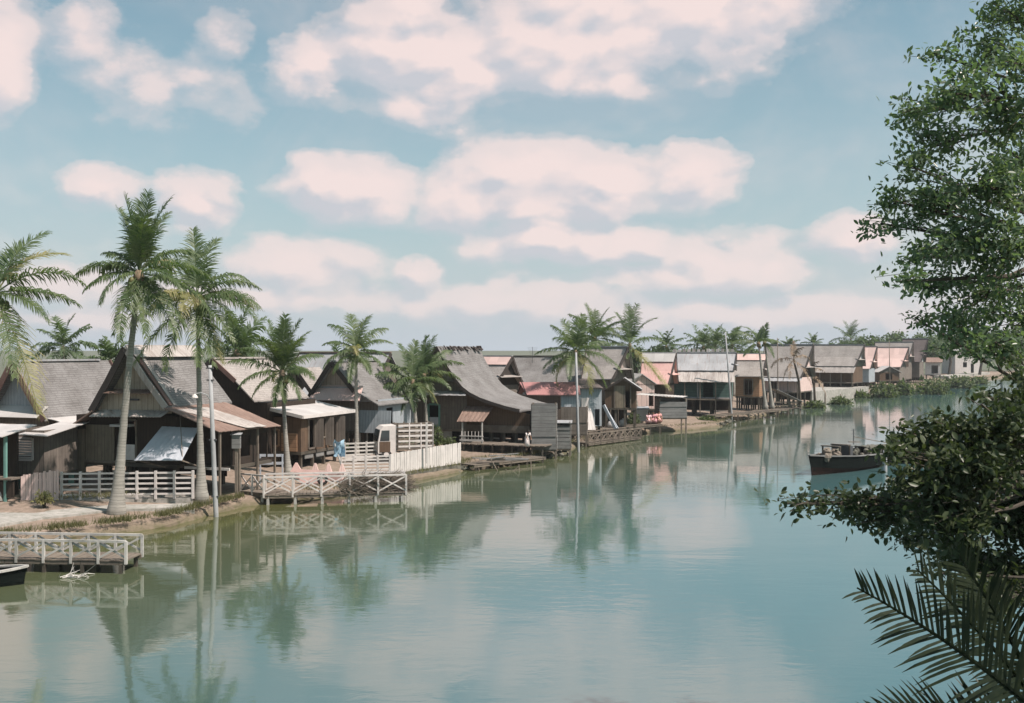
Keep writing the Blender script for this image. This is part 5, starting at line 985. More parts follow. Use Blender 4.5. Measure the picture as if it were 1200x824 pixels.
def hut(label, a, w_, d_, z0, z1, rot, mt='hgrey', stilts=True, name='plank_privy', seed=1, slant=.12, cat='privy'):
    t0 = thing(name, label, cat, (a[0],a[1],z0), rot); H_ = z1-z0; r_ = random.Random(seed)
    for nm, p0, p1 in (('front_panel',(0,0),(w_,0)),('side_panel',(w_,0),(w_,d_)),('back_panel',(w_,d_),(0,d_)),('side_panel',(0,d_),(0,0))):
        m = MB(); k = 7; dx, dy = p1[0]-p0[0], p1[1]-p0[1]; l = math.hypot(dx,dy); nx, ny = dy/l, -dx/l
        for i in range(k):
            if nm == 'front_panel' and i == k-1 and seed % 2: continue
            z = H_*i/k; o = r_.uniform(.01,.05); a0 = Vector((p0[0]+nx*o, p0[1]+ny*o, z)); b0 = Vector((p1[0]+nx*o, p1[1]+ny*o, z+r_.uniform(-.03,.03))); m.beam(a0+Vector((0,0,H_/k/2)), b0+Vector((0,0,H_/k/2)), .03, H_/k*.97)
        m.build(nm, M[mt], t0)
    for x, y in ((.03,.03),(w_-.03,.03),(w_-.03,d_-.03),(.03,d_-.03)):
        m = MB(); m.box(x-.05,y-.05,-z0-.6 if stilts else 0,x+.05,y+.05,H_+.05); m.build('corner_post', M['timber'], t0)
    m = MB(); m.box(-.05,-.02,-.08,w_+.05,d_+.02,-.004); m.build('floor', M['timber'], t0)
    if slant: m = MB(); m.sheet((-.12,-.15,H_),(w_+.12,-.15,H_),(w_+.12,d_+.1,H_+slant),(-.12,d_+.1,H_+slant),8,1,.03); m.build('roof', M['zinc'], t0)
    return t0
a = at(623,63.5,0); hut('tall grey plank privy at the water right of the sweeping-roofed house', a, 1.45, 1.3, .55, 3.25, -4, seed=2, slant=0)
a = at(650,65.2,0); hut('short grey plank box leaning on the right side of the tall privy', a, .95, .8, .45, 2.05, -4, seed=3, slant=.1)
a = at(654,71,0); hut('grey plank shed with vertical door beside the pale blue house', a, 1.9, 1.2, .9, 2.65, -6, mt='grey', seed=4, slant=0, name='plank_shed', cat='shed')
a = at(773,83.5,0); hut('grey plank privy on tall piles right of the people on the walkway', a, 2.15, 1.4, 1.15, 2.65, 6, seed=5, slant=0)
m_ = thing('corrugated_sheet', 'grey tin sheet lying across the top of the privy on tall piles', 'tin sheet', at(772,83.3,2.72)); m = WB(m_.location); m.sheet(at(745,82.6,3.05),at(800,83.6,2.78),at(806,85.4,2.80),at(752,85,3.07),30,1,.02,wave=.015,nwave=14); m.build('sheet', 'zinc_pale', m_)
# small tin-roofed landing stage
h = House('landing_stage', 'small open landing stage under a tilted grey tin roof at the water', (908,456), 107, 14, zb=0, group=None, cat='landing stage')
m = h.mb(); m.sheet((0,-.5,h.zr),(3.0,-.5,h.z(471,3,0)),(3.0,1.8,h.z(469,3,0)),(0,1.8,h.zr+.1),30,2,.03,wave=.015,nwave=20); h.part(m,'roof','zinc')
for x in (.15,1.5,2.8):
    for y in (0,1.5): m = h.mb(); m.box(x,y,-.6,x+.1,y+.1,h.z(457+x*4.5,x,0)); h.part(m,'post','timber')
m = h.mb(); m.box(0,-.1,.55,3,1.6,.65); h.part(m,'deck','timber'); m = h.mb(); m.box(0,-.1,1.2,3,-.04,1.3); m.box(0,-.1,.85,3,-.04,.92); h.part(m,'rail','timber')

# ------------------------------------------------------------------ poles
def pole(label, b, t, r=.09, mt='pole', name='pole', extra=None, group='poles along the river'):
    b, t = Vector(b), Vector(t); t0 = thing(name, label, 'pole', b, 0, group); m = WB(b); m.tube([b-Vector((0,0,.9)), b, b.lerp(t,.5), t], [r*1.15,r*1.1,r,r*.8], 10); m.build('shaft', mt, t0, smooth=True); return t0
b = at(253,41.5,.1); t_ = P(246,428,41.5); o = pole('pale concrete lamp pole with a small curved arm beside the second tall palm', b, t_, .09, name='lamp_pole')
m = WB(b); q = b.lerp(t_,.755); m.tube([q, q+Vector((-.12,-.2,.28)), q+Vector((-.32,-.3,.36)), q+Vector((-.55,-.3,.32))], .022, 6); m.build('lamp_arm','pole',o); m = WB(b); m.lathe(q+Vector((-.56,-.3,.16)),[(.13,0),(.12,.05),(.03,.16)],10); m.build('lamp_shade','white',o)
m = WB(b); 
for k in (.98,.9,.5,.12): q = b.lerp(t_,k); m.beam(q+Vector((-.14,-.02,0)),q+Vector((.14,-.02,0)),.1,.05)
m.build('clamp','metal',o)
b = at(277,44.3,.6); o = thing('meter_post','weathered wooden post with a grey meter box beside the gangway','post',b); m = WB(b); m.beam(b-Vector((0,0,.5)),P(277,524,44.3),.11); m.build('post_shaft','timber',o); m = WB(b); c = P(277,517,44.3); m.box(c.x-.17,c.y-.1,c.z-.3,c.x+.17,c.y+.1,c.z+.28); m.build('meter_box','hgrey',o); m = WB(b); m.sheet(c+Vector((-.22,-.16,.28)),c+Vector((.22,-.16,.28)),c+Vector((.22,.16,.34)),c+Vector((-.22,.16,.34)),th=.02); m.build('box_lid','zinc',o)
pole('tall pale pole standing in the water before the walkway', at(678,67.5,0), P(675,413,67.5), .08)
pole('thin white pole leaning before the green-walled house', at(857.5,96,.7), P(850,389,96), .075)
pole('thin dark pole before the tall grey-roofed house', at(912,109,.6), P(911,396,109), .05, 'timber')
pole('slim pole before the far pink-roofed house', at(1043,164,.6), P(1042,399,164), .06, 'timber')
for i, (px, py, Y) in enumerate(((967,460,140),(985,462,142))): pole(('left','right')[i]+' short mooring stake before the concrete quay', at(px,Y-8,-.1), P(px,py,Y-8), .1, 'timber', name='mooring_stake', group='mooring stakes')
def dead(label, b, t):
    b, t = Vector(b), Vector(t); o = thing('dead_palm', label, 'dead palm', b); m = WB(b); m.tube([b-Vector((0,0,.3)),b.lerp(t,.5)+Vector((.2,0,0)),t],[.16,.13,.1],8); m.build('trunk','bark',o)
    V, Q = [], []; r_ = random.Random(4)
    for a, e, l, d in ((150,10,3.0,80),(-120,-20,3.2,60),(-40,-40,3.4,40),(200,-50,3.0,30),(30,30,2.6,90),(-80,60,2.2,60),(100,85,2.0,20)):
        v, q = frond_geo(t-b, a, e, l, d, r_, nl=22, wid=.09, leaf=.7, hang=.9); k = len(V); V += v; Q += [tuple(k+z for z in f) for f in q]
    np_mesh('dead_crown', np.array(V), np.array(Q), M['thatch'], o)
dead('dead brown palm with hanging leaves before the tall grey-roofed house', at(938,113,.8), P(930,421,113))
dead('second dead brown palm, half hidden right of the landing stage roof', at(955,124,.8), P(949,436,124))
def antenna(label, b, h_):
    o = thing('roof_antenna', label, 'antenna', b); m = WB(b); m.beam(b-Vector((0,0,.3)), b+Vector((0,0,h_)), .03)
    for k in range(4): z = h_-.1-k*.16; m.beam(b+Vector((-.4+.06*k,0,z)), b+Vector((.4-.06*k,0,z)), .018)
    m.build('mast','metal',o)
antenna('thin television antenna on the grey roof behind the red tin roof', P(624,421,85.5), 1.0)

# ------------------------------------------------------------------ yard things by the jetty and fence
b = at(443,57.0,.60)
o = thing('truck', 'small old white truck with a slatted side body parked behind the fence', 'truck', b, 18)
def tp(m, nm, mt, par=None, sm=False): return m.build(nm, M[mt], par or o, sm)
m = MB(); prof = [(0,.35),(0,.95),(.12,1.62),(.32,1.80),(1.0,1.84),(1.0,.35)]                # cab side profile (x back, z)
m.poly([(x,0,z) for x,z in prof], 1.35, (0,1,0)); cabo = tp(m,'cab','white')
m = MB(); m.sheet((.10,-.012,1.02),(.62,-.012,1.02),(.62,-.012,1.58),(.20,-.012,1.58),th=.02); m.build('side_window', M['glass'], cabo); m = MB(); m.sheet((-.02,.1,1.0),(-.02,1.25,1.0),(.10,1.25,1.6),(.10,.1,1.6),th=.02); m.build('windscreen', M['glass'], cabo)
m = MB(); m.box(.08,-.02,.42,.66,0.004,.98); m.build('door', M['brown'], cabo)
for y in (.18,1.17): m = MB(); m.tube([(-.03,y,.62),(.02,y,.62)],.1,10); m.build('headlight', M['zinc_pale'], cabo)
m = MB(); m.box(-.1,.0,.28,-.02,1.35,.40); tp(m,'bumper','metal'); m = MB(); m.box(1.04,-.05,.5,3.0,1.4,.60); tp(m,'bed','timber')
for (a0,b0,nm) in (((1.06,-.05),(3.0,-.05),'bed_side'),((1.06,1.38),(3.0,1.38),'bed_side'),((1.06,-.05),(1.06,1.38),'bed_front'),((3.0,-.05),(3.0,1.38),'bed_gate')):
    m = MB(); k = 5
    for i in range(k): z = .70+i*.28; m.beam((*a0,z),(*b0,z),.03,.10)
    for s in (0,.33,.66,1): x,y = a0[0]+(b0[0]-a0[0])*s, a0[1]+(b0[1]-a0[1])*s; m.beam((x,y,.55),(x,y,1.95),.06)
    tp(m,nm,'white' if (nm=='bed_side' and a0[1]<0) else 'timber')
for x in (.45,2.4):
    for y in (.0,1.2):
        m = MB(); m.tube([(x,y,.28),(x,y+.16,.28)],.28,16); wv = tp(m,'wheel','rubber'); m = MB(); m.tube([(x,y-.012,.28),(x,y+.01,.28)],.14,12); m.build('rim', M['white'], wv)
# terracotta terrace wall with pyramid caps, tyre and pink panel
a, c = at(346,50.2,.48), at(402,49.6,.48); o = thing('terrace_wall','low pink terrace wall with pointed caps in front of the flat-roofed house','wall',a); m = WB(a); m.beam(a+Vector((0,0,.12)), c+Vector((0,0,.12)), .25,.34); m.build('parapet','pink',o)
for s in (.02,.42,.70,.98):
    p = a.lerp(c,s)+Vector((0,0,.29)); m = WB(a); k = .17 if s > .1 else .27; m.add([p+Vector((-k,-.12,0)),p+Vector((k,-.12,0)),p+Vector((k,.12,0)),p+Vector((-k,.12,0)),p+Vector((-.04,-.04,.42)),p+Vector((.04,-.04,.42)),p+Vector((.04,.04,.42)),p+Vector((-.04,.04,.42))],[(0,1,5,4),(1,2,6,5),(2,3,7,6),(3,0,4,7),(4,5,6,7)]); m.build('pointed_cap','pink' if s<.1 else 'zinc_rose',o)
a = at(351,48.6,.42); o = thing('board','pink painted board standing on the yard behind the jetty rail','board',a); m = WB(a); m.sheet(a,at(384,48.6,.42),at(384,48.7,.98),at(351,48.7,1.05),6,2,.05,jit=.01); m.build('board_face','pink',o)
a = at(378,48.3,.62); o = thing('tyre','dark tyre leaning against the pink board','tyre',a); m = WB(a); n = 20
ring = [a+Vector((math.cos(6.283*i/n)*.19,0,math.sin(6.283*i/n)*.19+.0)) for i in range(n+1)]; m.tube(ring,.065,8,cap=False); m.build('tread','rubber',o,smooth=True)
a = at(304,48.6,.5); o = thing('bench','pale blue-white slatted bench under the rusty veranda','bench',a); m = WB(a)
for z, y in ((.55,0),(.52,.16),(.52,.32)): m.beam(at(304,48.6+y,z+.78),at(332,48.6+y,z+.78),.12 if z<.55 else .04,.04 if z<.55 else .12)
m.build('seat','sheet',o); m = WB(a); m.beam(at(304,48.9,1.66),at(332,48.9,1.66),.04,.12); m.build('backrest','sheet',o)
for px in (305,331):
    for y in (48.6,48.9): m = WB(a); m.beam(at(px,y,.4),at(px,y,1.31 if y<48.8 else 1.72),.06); m.build('leg','sheet',o)
a = at(397,50.6,.5); o = thing('cloth','pale blue cloth tied to a leaning stake beside the white fence','cloth',a); m = WB(a); m.beam(at(404,50.6,.45),P(392,520,50.8),.05); m.build('stake','whitew',o); m = WB(a)
r_ = random.Random(2); nu, nv = 7, 7; vs = []
for j in range(nv):
    for i in range(nu): u, v = i/(nu-1), j/(nv-1); p = P(391+u*13, 518+v*17-abs(u-.5)*6*(1-v), 50.7+.22*math.sin(u*7+v*4)); vs.append(p+Vector((r_.gauss(0,.02),r_.gauss(0,.03),r_.gauss(0,.02))))
m.add(vs+[p+Vector((0,.015,0)) for p in vs],[(j*nu+i,j*nu+i+1,(j+1)*nu+i+1,(j+1)*nu+i) for j in range(nv-1) for i in range(nu-1)]+[(nu*nv+j*nu+i,nu*nv+(j+1)*nu+i,nu*nv+(j+1)*nu+i+1,nu*nv+j*nu+i+1) for j in range(nv-1) for i in range(nu-1)]); m.build('fabric','bluecloth',o,smooth=True)
a = G(831,480,.8); o = thing('stall','purple-pink wooden stall on trestle legs below the green-walled house','stall',a); m = WB(a); s = a.y/F
m.box(a.x-7*s,a.y-.4,1.5,a.x+8*s,a.y+.5,1.56); m.box(a.x-7*s,a.y+.44,1.5,a.x+8*s,a.y+.5,2.1); m.build('counter','purple',o); m = WB(a); m.sheet((a.x-7.5*s,a.y-.5,2.02),(a.x+8.5*s,a.y-.5,2.02),(a.x+7.5*s,a.y+.6,2.2),(a.x-6.5*s,a.y+.6,2.2),th=.04); m.build('roof','purple',o)
for dx in (-7,8):
    for dy in (-.4,.5): m = WB(a); m.beam((a.x+dx*s*1.1,a.y+dy,.7),(a.x+dx*s*.95,a.y+dy,2.05),.07); m.build('leg','purple',o)
m = WB(a); m.box(a.x-2*s,a.y-.3,1.57,a.x+3*s,a.y+.1,1.72); m.build('tray','white',o)
def sack(label, p, r_, seed, mt='white_wall'):
    random.seed(seed); o = thing('sack', label, 'sack', p, 0, 'pale sacks on the walkway'); m = WB(p); m.blob(Vector(p)+Vector((0,0,r_*.85)), (r_, r_*.8, r_), 10, 8, .10); m.tube([Vector(p)+Vector((0,0,r_*1.7)),Vector(p)+Vector((.02,0,r_*2.1))],[.05,.09],7); m.build('sack_body', mt, o, smooth=True)
sack('pale sack on the walkway left of the brown stilt house steps', at(716,78.3,.8), .26, 1); sack('pale sack on the walkway under the brown stilt house', at(730,79.4,.8), .28, 2); sack('pale sack at the foot of the thin white leaning pole', G(851,478,.8)+Vector((0,1,0)), .34, 3)
a = at(752,85.2,.8); o = thing('cooler_box','white chest with a grey lid behind the people on the walkway','chest',a); m = WB(a); m.box(a.x-.55,a.y,.8,a.x+.45,a.y+.6,1.75); m.build('chest_body','white',o); m = WB(a); m.sheet((a.x-.75,a.y-.1,1.78),(a.x+.65,a.y-.1,1.78),(a.x+.6,a.y+.7,1.95),(a.x-.6,a.y+.7,1.95),th=.05); m.build('lid','sheet',o)
bush('shrub','grey-green shrub on the walkway left of the people','shrub', at(742,83,.8),(.55,.4,.8),500,.2,L_reed,333)

# ------------------------------------------------------------------ boats
def boat(name, label, pos, rot, L_, W_, H_, mats, sheer=.35, cabin=None, group=None, fore=.5, bowr=.55):
    """hull lofted from stern (x=0) to bow (x=L); cabin etc. added by the caller in the boat's frame"""
    o = thing(name, label, 'boat', pos, rot, group); ns = 16; rings = []
    for i in range(ns+1):
        s = i/ns; wd_ = W_/2*(1-(max(0,s-fore)/(1-fore))**2.2*.97)*(.82+.18*min(1,s*4)); zt = H_+sheer*(max(0,s-.35)/.65)**2+.1*sheer*(1-s); kb = -.35+.55*max(0,s-.72)/.28*bowr
        x = L_*s; fl = .12*max(0,s-.6)*L_*.6
        rings.append([(x-fl*0,0,kb),(x,wd_*.55,kb+.05),(x+fl*.2,wd_*.86,kb+(zt-kb)*.45),(x+fl,wd_,zt),(x+fl,wd_-.06,zt),(x+fl*.2,wd_*.8,kb+(zt-kb)*.5),(x,wd_*.4,kb+.22)])
    k = 7; V = []; 
    for r in rings: V += r
    for r in rings: V += [(x,-y,z) for x,y,z in r]
    Nn = (ns+1)*k; lo, up = [], []
    for i in range(ns):
        for j in range(k-1):
            q = (i*k+j,(i+1)*k+j,(i+1)*k+j+1,i*k+j+1); (lo if j < 2 else up).append(q); (lo if j < 2 else up).append(tuple(Nn+z for z in reversed(q)))
    lo.append(tuple(range(k-1,-1,-1))+tuple(Nn+z for z in range(k)))
    m = MB(); m.add(V, up); m.build('hull', M[mats[0]], o); m = MB(); m.add(V, lo); m.build('hull_bottom', M[mats[1]], o)
    for sg in (1,-1):
        m = MB(); pts = [(r[3][0], r[3][1]*sg, r[3][2]+.02) for r in rings]
        for a, b in zip(pts[:-1], pts[1:]): m.beam(a, b, .1, .06)
        m.build('gunwale', M[mats[2]], o)
    m = MB(); dk = [(r[6][0], r[6][1]*1.7, H_*.35) for r in rings[:-2]]; m.add([(x,y,z) for x,y,z in dk]+[(x,-y,z) for x,y,z in dk],[(i,i+1,len(dk)+i+1,len(dk)+i) for i in range(len(dk)-1)]); m.build('floorboards', M['timber'], o)
    return o
bp0 = G(953,557,0); st = G(1050,541,0)
ang = math.degrees(math.atan2(bp0.y-st.y, bp0.x-st.x)); LB = (bp0-st).length
o = boat('cargo_boat','old dark green wooden cargo boat with cluttered deck and low cabin', (st.x,st.y,0), ang, LB+.15, 2.0, .76, ('hull','hullred','hgrey'), sheer=.28)
def bx(nm, mt, *b, par=None): m = MB(); m.box(*b); return m.build(nm, M[mt], par or o)
m = MB(); m.sheet((.2,-.6,.98),(LB*.42,-.6,1.12),(LB*.42,.6,1.12),(.2,.6,.98),16,4,.04,jit=.06); m.build('cabin_roof', M['rock'], o)
for x in (.3,LB*.2,LB*.40):
    for y in (-.56,.56): m = MB(); m.beam((x,y,.3),(x,y,.90+.30*x/(LB*.50)),.07); m.build('cabin_post', M['stilt'], o)
m = MB(); m.box(.3,-.66,.4,LB*.42,-.62,1.0); m.box(.3,.62,.4,LB*.42,.66,1.0); m.build('cabin_side', M['hull'], o)
m = MB(); m.box(LB*.66,-.55,.35,LB*.69,.55,1.35); m.build('wheelhouse_frame', M['metal'], o); m = MB(); 
for y in (-.5,.5):
    for x in (LB*.69,LB*.80): m.beam((x,y,.35),(x,y,1.38),.07)
m.box(LB*.68,-.52,1.38,LB*.71,.52,1.43); m.box(LB*.79,-.52,1.36,LB*.82,.52,1.41); m.box(LB*.69,.46,.35,LB*.80,.5,.85); m.box(LB*.69,-.5,.35,LB*.80,-.46,.85); m.build('wheelhouse', M['stilt'], o)
m = MB(); m.sheet((LB*.80,-.15,.95),(LB*.90,-.15,.95),(LB*.90,.15,.95),(LB*.80,.15,.95),th=.08); m.build('hatch', M['whitew'], o)
random.seed(3); m = MB()
for k in range(24): m.blob((LB*random.uniform(.74,.95), random.uniform(-.45,.45), .78+random.uniform(0,.55)*random.random()), (random.uniform(.15,.26),random.uniform(.13,.22),random.uniform(.12,.24)), 8, 6, .22)
m.build('deck_bundle', M['timber'], o); m = MB()
for k in range(34):
    m.blob((LB*random.uniform(.10,.76), random.uniform(-.6,.6), .72+random.uniform(0,.6)*random.random()), (random.uniform(.1,.2),random.uniform(.1,.2),random.uniform(.08,.18)), 7, 5, .22)
    if k % 6 == 5: m.build('deck_gear', M['rock'], o); m = MB()
m = MB(); m.beam((LB*.52,-.1,1.3),(LB*.52,-.1,2.15),.035); m.beam((LB*.49,-.1,2.1),(LB*.55,-.1,2.1),.02); m.beam((LB*.5,-.1,1.9),(LB*.54,-.1,1.9),.02); m.build('signal_mast', M['metal'], o)
m = MB(); m.beam((LB*.4,-.3,1.35),(LB*.66,.3,1.55),.05); m.beam((LB*.1,.3,1.1),(LB*.55,.1,1.75),.04); m.build('spar', M['timber'], o)
m = MB(); m.sheet((LB*.93,-.47,.72),(LB*.97,-.40,.74),(LB*.97,-.42,.86),(LB*.93,-.49,.84),th=.01); m.build('bow_patch', M['white'], o)
st2, bp2 = at(1190,60,0), at(1046,61.5,0); LB2 = (bp2-st2).length
o = boat('covered_boat','long low boat with a pale blue-grey roof, behind the foliage at the right', (st2.x,st2.y,0), math.degrees(math.atan2(bp2.y-st2.y,bp2.x-st2.x)), LB2, 2.0, .7, ('hull','hullred','whitew'), sheer=.2)
m = MB(); m.sheet((.3,-.95,1.75),(LB2*.78,-.95,1.85),(LB2*.78,.95,1.85),(.3,.95,1.75),24,4,.05,jit=.01); m.build('cabin_roof', M['sheet'], o)
m = MB(); m.box(.4,-.85,.3,LB2*.74,-.81,1.2); m.box(.4,.81,.3,LB2*.74,.85,1.2); m.build('cabin_side', M['hull'], o)
for k in range(6):
    for y in (-.83,.83): x = .4+k*(LB2*.74-.4)/5; m = MB(); m.beam((x,y,1.2),(x,y,1.78),.07); m.build('cabin_post', M['whitew'], o)
pole('pale square mooring post beside the cargo boat', G(1037,553,0), P(1037,528,(CZ*F/(553-CY))), .12, name='mooring_post', group=None)
o = boat('skiff','weathered white skiff entering at the lower left corner', (*(at(-96,29.2,0)).xy, 0), 8, 2.75, 1.05, .36, ('hull','hull','whitew'), sheer=.12, fore=.55)
m = MB(); m.box(.6,-.45,.28,.85,.45,.32); m.box(1.5,-.42,.28,1.72,.42,.32); m.build('thwart', M['timber'], o)

# ------------------------------------------------------------------ people
def person(label, loc, rot, joints, rad, hand_r, dress, hair_len=.1, scale=1.0, group=None):
    """joints: dict of points (metres, facing -Y); body grown with a skin modifier from one connected skeleton"""
    t0 = thing('person', label, 'person', loc, rot, group); t0.scale = (scale,)*3; J = {k: Vector(v) for k, v in joints.items()}
    E = [('pelvis','waist'),('waist','chest'),('chest','neck'),('neck','jaw'),('jaw','head'),('head','crown')]
    for s in 'LR': E += [('chest','sho'+s),('sho'+s,'elb'+s),('elb'+s,'wri'+s),('wri'+s,'palm'+s),('pelvis','hip'+s),('hip'+s,'kne'+s),('kne'+s,'ank'+s),('ank'+s,'toe'+s)]
    names = list(J); vs = [J[n_] for n_ in names]; R_ = [rad[n_.rstrip('LR') if n_[-1] in 'LR' else n_] for n_ in names]; es = [(names.index(a), names.index(b)) for a, b in E]
    for s in 'LR':
        d = (J['palm'+s]-J['wri'+s]).normalized(); sd_ = d.cross(Vector((0,1,.2))).normalized(); b = names.index('palm'+s)
        for k in range(5):
            o_ = (k-1.5)*.021 if k < 4 else -.045; l = (.055,.065,.06,.045,.04)[k]; p1 = J['palm'+s]+sd_*o_+d*(.02 if k<4 else -.02); p2 = p1+d*l*.6+Vector((0,-.008,0)); p3 = p2+(d*.6+Vector((0,-.6,-.3)))*l*.5
            i0 = len(vs); vs += [p1,p2,p3]; R_ += [.010,.009,.007]; es += [(b,i0),(i0,i0+1),(i0+1,i0+2)]
    me = bpy.data.meshes.new('body'); me.from_pydata([tuple(v) for v in vs], es, []); me.materials.append(M['skin']); ob = bpy.data.objects.new('body', me); COL.objects.link(ob); ob.parent = t0
    md = ob.modifiers.new('skin','SKIN'); md.use_smooth_shade = True
    for i, r_ in enumerate(R_): me.skin_vertices[0].data[i].radius = (r_, r_)
    me.skin_vertices[0].data[names.index('pelvis')].use_root = True
    ob.modifiers.new('sub','SUBSURF').levels = 1; ob.modifiers['sub'].render_levels = 1
    hd = J['head']; f = Vector((0,-1,0)); m = MB(); m.blob(hd+Vector((0,.025,.035)), (.092,.10,.105), 12, 8, .03)
    if hair_len > .1: m.blob(hd+Vector((0,.07,-.06)), (.075,.05,hair_len), 10, 6, .05)
    m.build('hair', M['hair'], t0, smooth=True)
    m = MB()
    for sx_ in (-1,1): m.blob(hd+Vector((sx_*.03,-.088,.0)), (.012,.008,.009), 6, 4, 0)
    m.build('eye', M['hair'], t0); m = MB(); m.blob(hd+Vector((0,-.1,-.025)), (.012,.018,.02), 6, 4, 0); m.build('nose', M['skin'], t0); m = MB(); m.blob(hd+Vector((0,-.09,-.055)), (.025,.008,.007), 6, 4, 0); m.build('mouth', M['dress1'], t0)
    dress(t0, J); return t0
RAD = dict(pelvis=.12,waist=.10,chest=.125,neck=.05,jaw=.062,head=.088,crown=.05,sho=.055,elb=.038,wri=.026,palm=.03,hip=.085,kne=.055,ank=.035,toe=.03)
def base_j(**k):
    j = dict(pelvis=(0,0,.88),waist=(0,0,1.02),chest=(0,0,1.24),neck=(0,-.01,1.40),jaw=(0,-.03,1.46),head=(0,-.02,1.54),crown=(0,0,1.61),
      shoL=(.17,0,1.34),elbL=(.23,.02,1.08),wriL=(.24,-.08,.86),palmL=(.24,-.11,.79),shoR=(-.17,0,1.34),elbR=(-.23,.02,1.08),wriR=(-.24,-.08,.86),palmR=(-.24,-.11,.79),
      hipL=(.09,0,.82),kneL=(.10,-.03,.46),ankL=(.10,.02,.08),toeL=(.11,-.13,.03),hipR=(-.09,0,.82),kneR=(-.10,-.03,.46),ankR=(-.10,.02,.08),toeR=(-.11,-.13,.03)); j.update(k); return j
def shell(name, parent, pts, rads, mt, n=14):
    m = MB(); m.tube(pts, rads, n); ob = m.build(name, M[mt], parent, smooth=True); return ob
def gown(mt, low=.35, fl=.24):
    def f(t0, J):
        c, p = J['chest'], J['pelvis']; k = (J['kneL']+J['kneR'])/2
        shell('dress', t0, [c+Vector((0,0,.12)), c+Vector((0,0,.06)), c, J['waist'], p, p.lerp(Vector((k.x,k.y,low)),.5), Vector((k.x*1.05,k.y,low))], [.07,.16,.165,.15,.18,fl*.92,fl], mt)
        for s in 'LR': shell('sleeve', t0, [J['sho'+s]+Vector((0,0,.02)), J['sho'+s].lerp(J['elb'+s],.8)], [.075,.062], mt, 8)
    return f
def squat():   # crouching at the edge, hands low
    return base_j(pelvis=(0,.10,.30),waist=(0,.08,.44),chest=(0,-.02,.64),neck=(0,-.08,.79),jaw=(0,-.12,.84),head=(0,-.12,.92),crown=(0,-.10,.99),shoL=(.16,-.02,.73),elbL=(.20,-.2,.52),wriL=(.12,-.36,.36),palmL=(.11,-.41,.31),shoR=(-.16,-.02,.73),elbR=(-.20,-.2,.52),wriR=(-.12,-.36,.36),palmR=(-.11,-.41,.31),
      hipL=(.10,.08,.28),kneL=(.15,-.26,.46),ankL=(.12,.0,.08),toeL=(.13,-.15,.03),hipR=(-.10,.08,.28),kneR=(-.15,-.26,.46),ankR=(-.12,.0,.08),toeR=(-.13,-.15,.03))
def squat_dress(mt):
    def f(t0, J):
        c, p = J['chest'], J['pelvis']; shell('dress', t0, [c+Vector((0,-.02,.13)), c+Vector((0,0,.06)), c, J['waist'], p+Vector((0,-.06,.02)), Vector((0,-.08,.12))], [.07,.16,.165,.17,.27,.30], mt)
        for s in 'LR': shell('sleeve', t0, [J['sho'+s], J['sho'+s].lerp(J['elb'+s],.8)], [.075,.06], mt, 8)
    return f
S_ = .86
bent = base_j(waist=(0,-.02,1.00),chest=(0,-.16,1.18),neck=(0,-.27,1.30),jaw=(0,-.33,1.33),head=(0,-.36,1.40),crown=(0,-.38,1.47),shoL=(.16,-.2,1.27),elbL=(.2,-.32,1.02),wriL=(.18,-.46,.84),palmL=(.17,-.5,.78),shoR=(-.16,-.2,1.27),elbR=(-.2,-.3,1.02),wriR=(-.18,-.42,.86),palmR=(-.17,-.47,.8))
pz = .905; person('person in a pale pink gown stooping on the deck edge beside the tall privy', at(617.5,61.0,pz), 25, bent, RAD, 0, gown('dressw',.12,.22), .14, .66)
pw_ = lambda px, d=0: at(px, 82.3+d, .80)
person('person in pale pink crouching leftmost of the three on the walkway', pw_(760), 12, squat(), RAD, 0, squat_dress('dress2'), .12, .88, None)
person('person in rose clothes crouching in the middle of the three on the walkway', pw_(766,.1), -18, squat(), RAD, 0, squat_dress('dress1'), .16, .95, None)
person('person in coral clothes crouching rightmost of the three, next to the privy on piles', pw_(771.5,.3), 20, squat(), RAD, 0, squat_dress('dress3'), .12, 1.0, None)

# ------------------------------------------------------------------ foreground tree, shrub and palm at the right
def bl(px, py, rx, ry, n, Y, dy=.9): p = P(px, py, Y); s = Y/F; return (p.x, Y, p.z, rx*s, dy, ry*s, n)
rr = random.Random(12); B = []
for (px,py,rx,ry,n) in [(1092,62,26,16,9),(1180,12,46,28,34),(1155,60,40,26,24),(1195,75,40,40,30),(1120,110,46,34,34),(1072,128,34,26,24),(1165,140,50,44,48),(1095,170,46,32,36),(1058,190,30,24,18),(1045,235,30,26,18),(1032,262,26,18,12),(1085,235,44,38,40),(1150,215,56,48,60),(1200,190,46,60,50),
    (1120,285,54,42,56),(1070,300,36,26,24),(1185,290,52,56,64),(1085,338,36,22,26),(1050,330,22,12,8),(1145,350,52,38,50),(1195,370,44,44,46),(1112,378,44,24,30),(1072,372,20,12,7),(1165,400,44,22,24),(1120,402,26,12,7),(1245,60,60,60,50),(1260,200,60,70,60),(1265,340,60,60,60),(1330,150,70,80,50),(1330,300,70,80,50),(1230,-70,80,60,60),(1290,-60,60,50,30)]:
    Y = 13.4 + rr.uniform(-1.3,1.6) + (1.0 if px > 1220 else 0); B.append(bl(px,py,rx,ry,max(2,int(n*(.80 if px<1215 else .5))),Y,.75))
b0 = Vector((8.9,15.2,.85))
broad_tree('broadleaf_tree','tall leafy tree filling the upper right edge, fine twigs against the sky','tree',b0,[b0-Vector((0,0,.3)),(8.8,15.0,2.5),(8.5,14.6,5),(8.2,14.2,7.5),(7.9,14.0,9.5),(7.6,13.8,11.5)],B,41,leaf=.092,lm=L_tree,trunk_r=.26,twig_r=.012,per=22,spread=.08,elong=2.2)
B = []
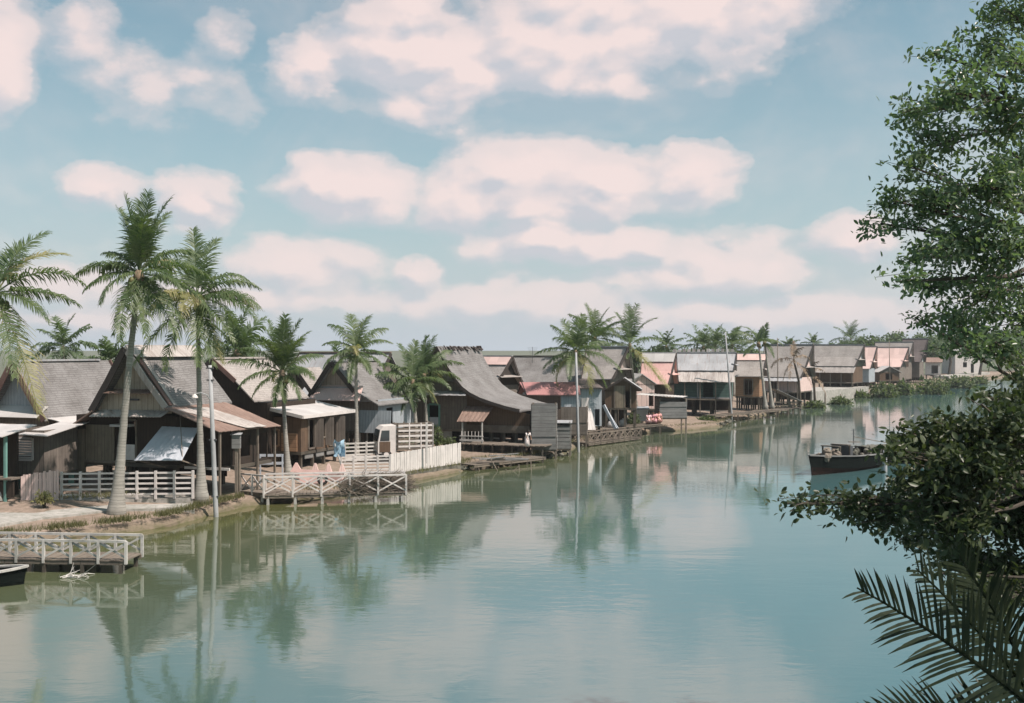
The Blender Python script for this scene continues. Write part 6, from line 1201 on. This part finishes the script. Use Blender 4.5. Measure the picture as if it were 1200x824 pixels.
for (px,py,rx,ry,n) in [(1170,498,48,24,44),(1120,505,44,24,42),(1075,512,34,22,26),(1045,530,22,16,10),(1190,540,44,40,66),(1135,550,50,36,80),(1085,560,40,28,50),(1060,590,36,22,38),(1030,600,30,16,24),(985,592,26,13,15),(945,588,20,9,9),(920,590,12,7,5),(1010,612,28,12,12),(1110,610,52,34,84),(1175,610,50,46,100),(1060,632,34,16,18),(1130,655,50,26,56),(1185,680,40,40,80),(1150,700,40,18,28),(1100,672,28,14,9),(1050,500,10,18,4),(1190,468,36,18,22),(1150,474,30,12,9),(1205,440,30,22,18),
     (1240,560,50,60,80),(1250,660,50,60,80),(1320,600,70,80,60)]:
    Y = 10.0 + rr.uniform(-.9,1.0) + (.6 if px > 1220 else 0); B.append(bl(px,py,rx,ry,max(2,int(n*.62)),Y,.6))
b1 = Vector((6.9,10.6,1.0))
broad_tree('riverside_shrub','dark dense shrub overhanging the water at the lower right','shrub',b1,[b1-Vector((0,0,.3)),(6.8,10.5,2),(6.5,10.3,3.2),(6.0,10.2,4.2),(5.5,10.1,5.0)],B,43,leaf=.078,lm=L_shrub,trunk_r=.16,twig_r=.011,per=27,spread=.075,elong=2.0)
b2 = Vector((5.9,8.0,1.0)); c2 = P(1292,905,7.6)
t0 = thing('riverside_palm','large dark palm fronds rising from the lower right corner','palm tree',b2); cr = c2-b2
MB().tube([(0,0,-.2),cr*.5+Vector((.15,0,0)),cr],[.16,.13,.15],10).build('trunk', M['trunk'], t0, smooth=True)
MB().blob(cr,(.2,.2,.3),9,6).build('crown_shaft', M['thatch'], t0, smooth=True)
r_ = random.Random(63)
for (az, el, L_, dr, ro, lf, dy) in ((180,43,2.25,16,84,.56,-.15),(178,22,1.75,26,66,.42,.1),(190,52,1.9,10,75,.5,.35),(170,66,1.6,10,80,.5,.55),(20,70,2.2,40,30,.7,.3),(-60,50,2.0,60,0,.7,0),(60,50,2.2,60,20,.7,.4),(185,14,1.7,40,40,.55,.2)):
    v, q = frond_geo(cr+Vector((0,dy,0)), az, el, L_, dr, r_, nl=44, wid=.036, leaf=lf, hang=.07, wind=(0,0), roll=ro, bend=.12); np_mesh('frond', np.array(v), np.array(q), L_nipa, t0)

# ------------------------------------------------------------------ real size: the whole place was laid out with a 6.5 m eye height; it is 1.4 times that
S = 1.4
for o in list(bpy.data.objects):
    if o.parent is None and o.type not in ('LIGHT',):
        o.location = o.location * S
        if o.type != 'CAMERA': o.scale = o.scale * S
# ------------------------------------------------------------------ air
HAZE = 0.00016
hm = bpy.data.materials.new('air'); hm.use_nodes = True; hn = NT(hm.node_tree); hm.node_tree.nodes.clear()
pv = hn.n('ShaderNodeVolumePrincipled'); pv.inputs['Color'].default_value = (.86,.90,.96,1); pv.inputs['Density'].default_value = HAZE; pv.inputs['Anisotropy'].default_value = .1
ho = hn.n('ShaderNodeOutputMaterial'); hn.l(pv.outputs[0], ho.inputs['Volume'])
if HAZE: tag(MB().box(-780, -430, -3, 1150, 1100, 60).build('haze', hm, uv=False), 'thin pale air over the river', 'haze', kind='stuff')
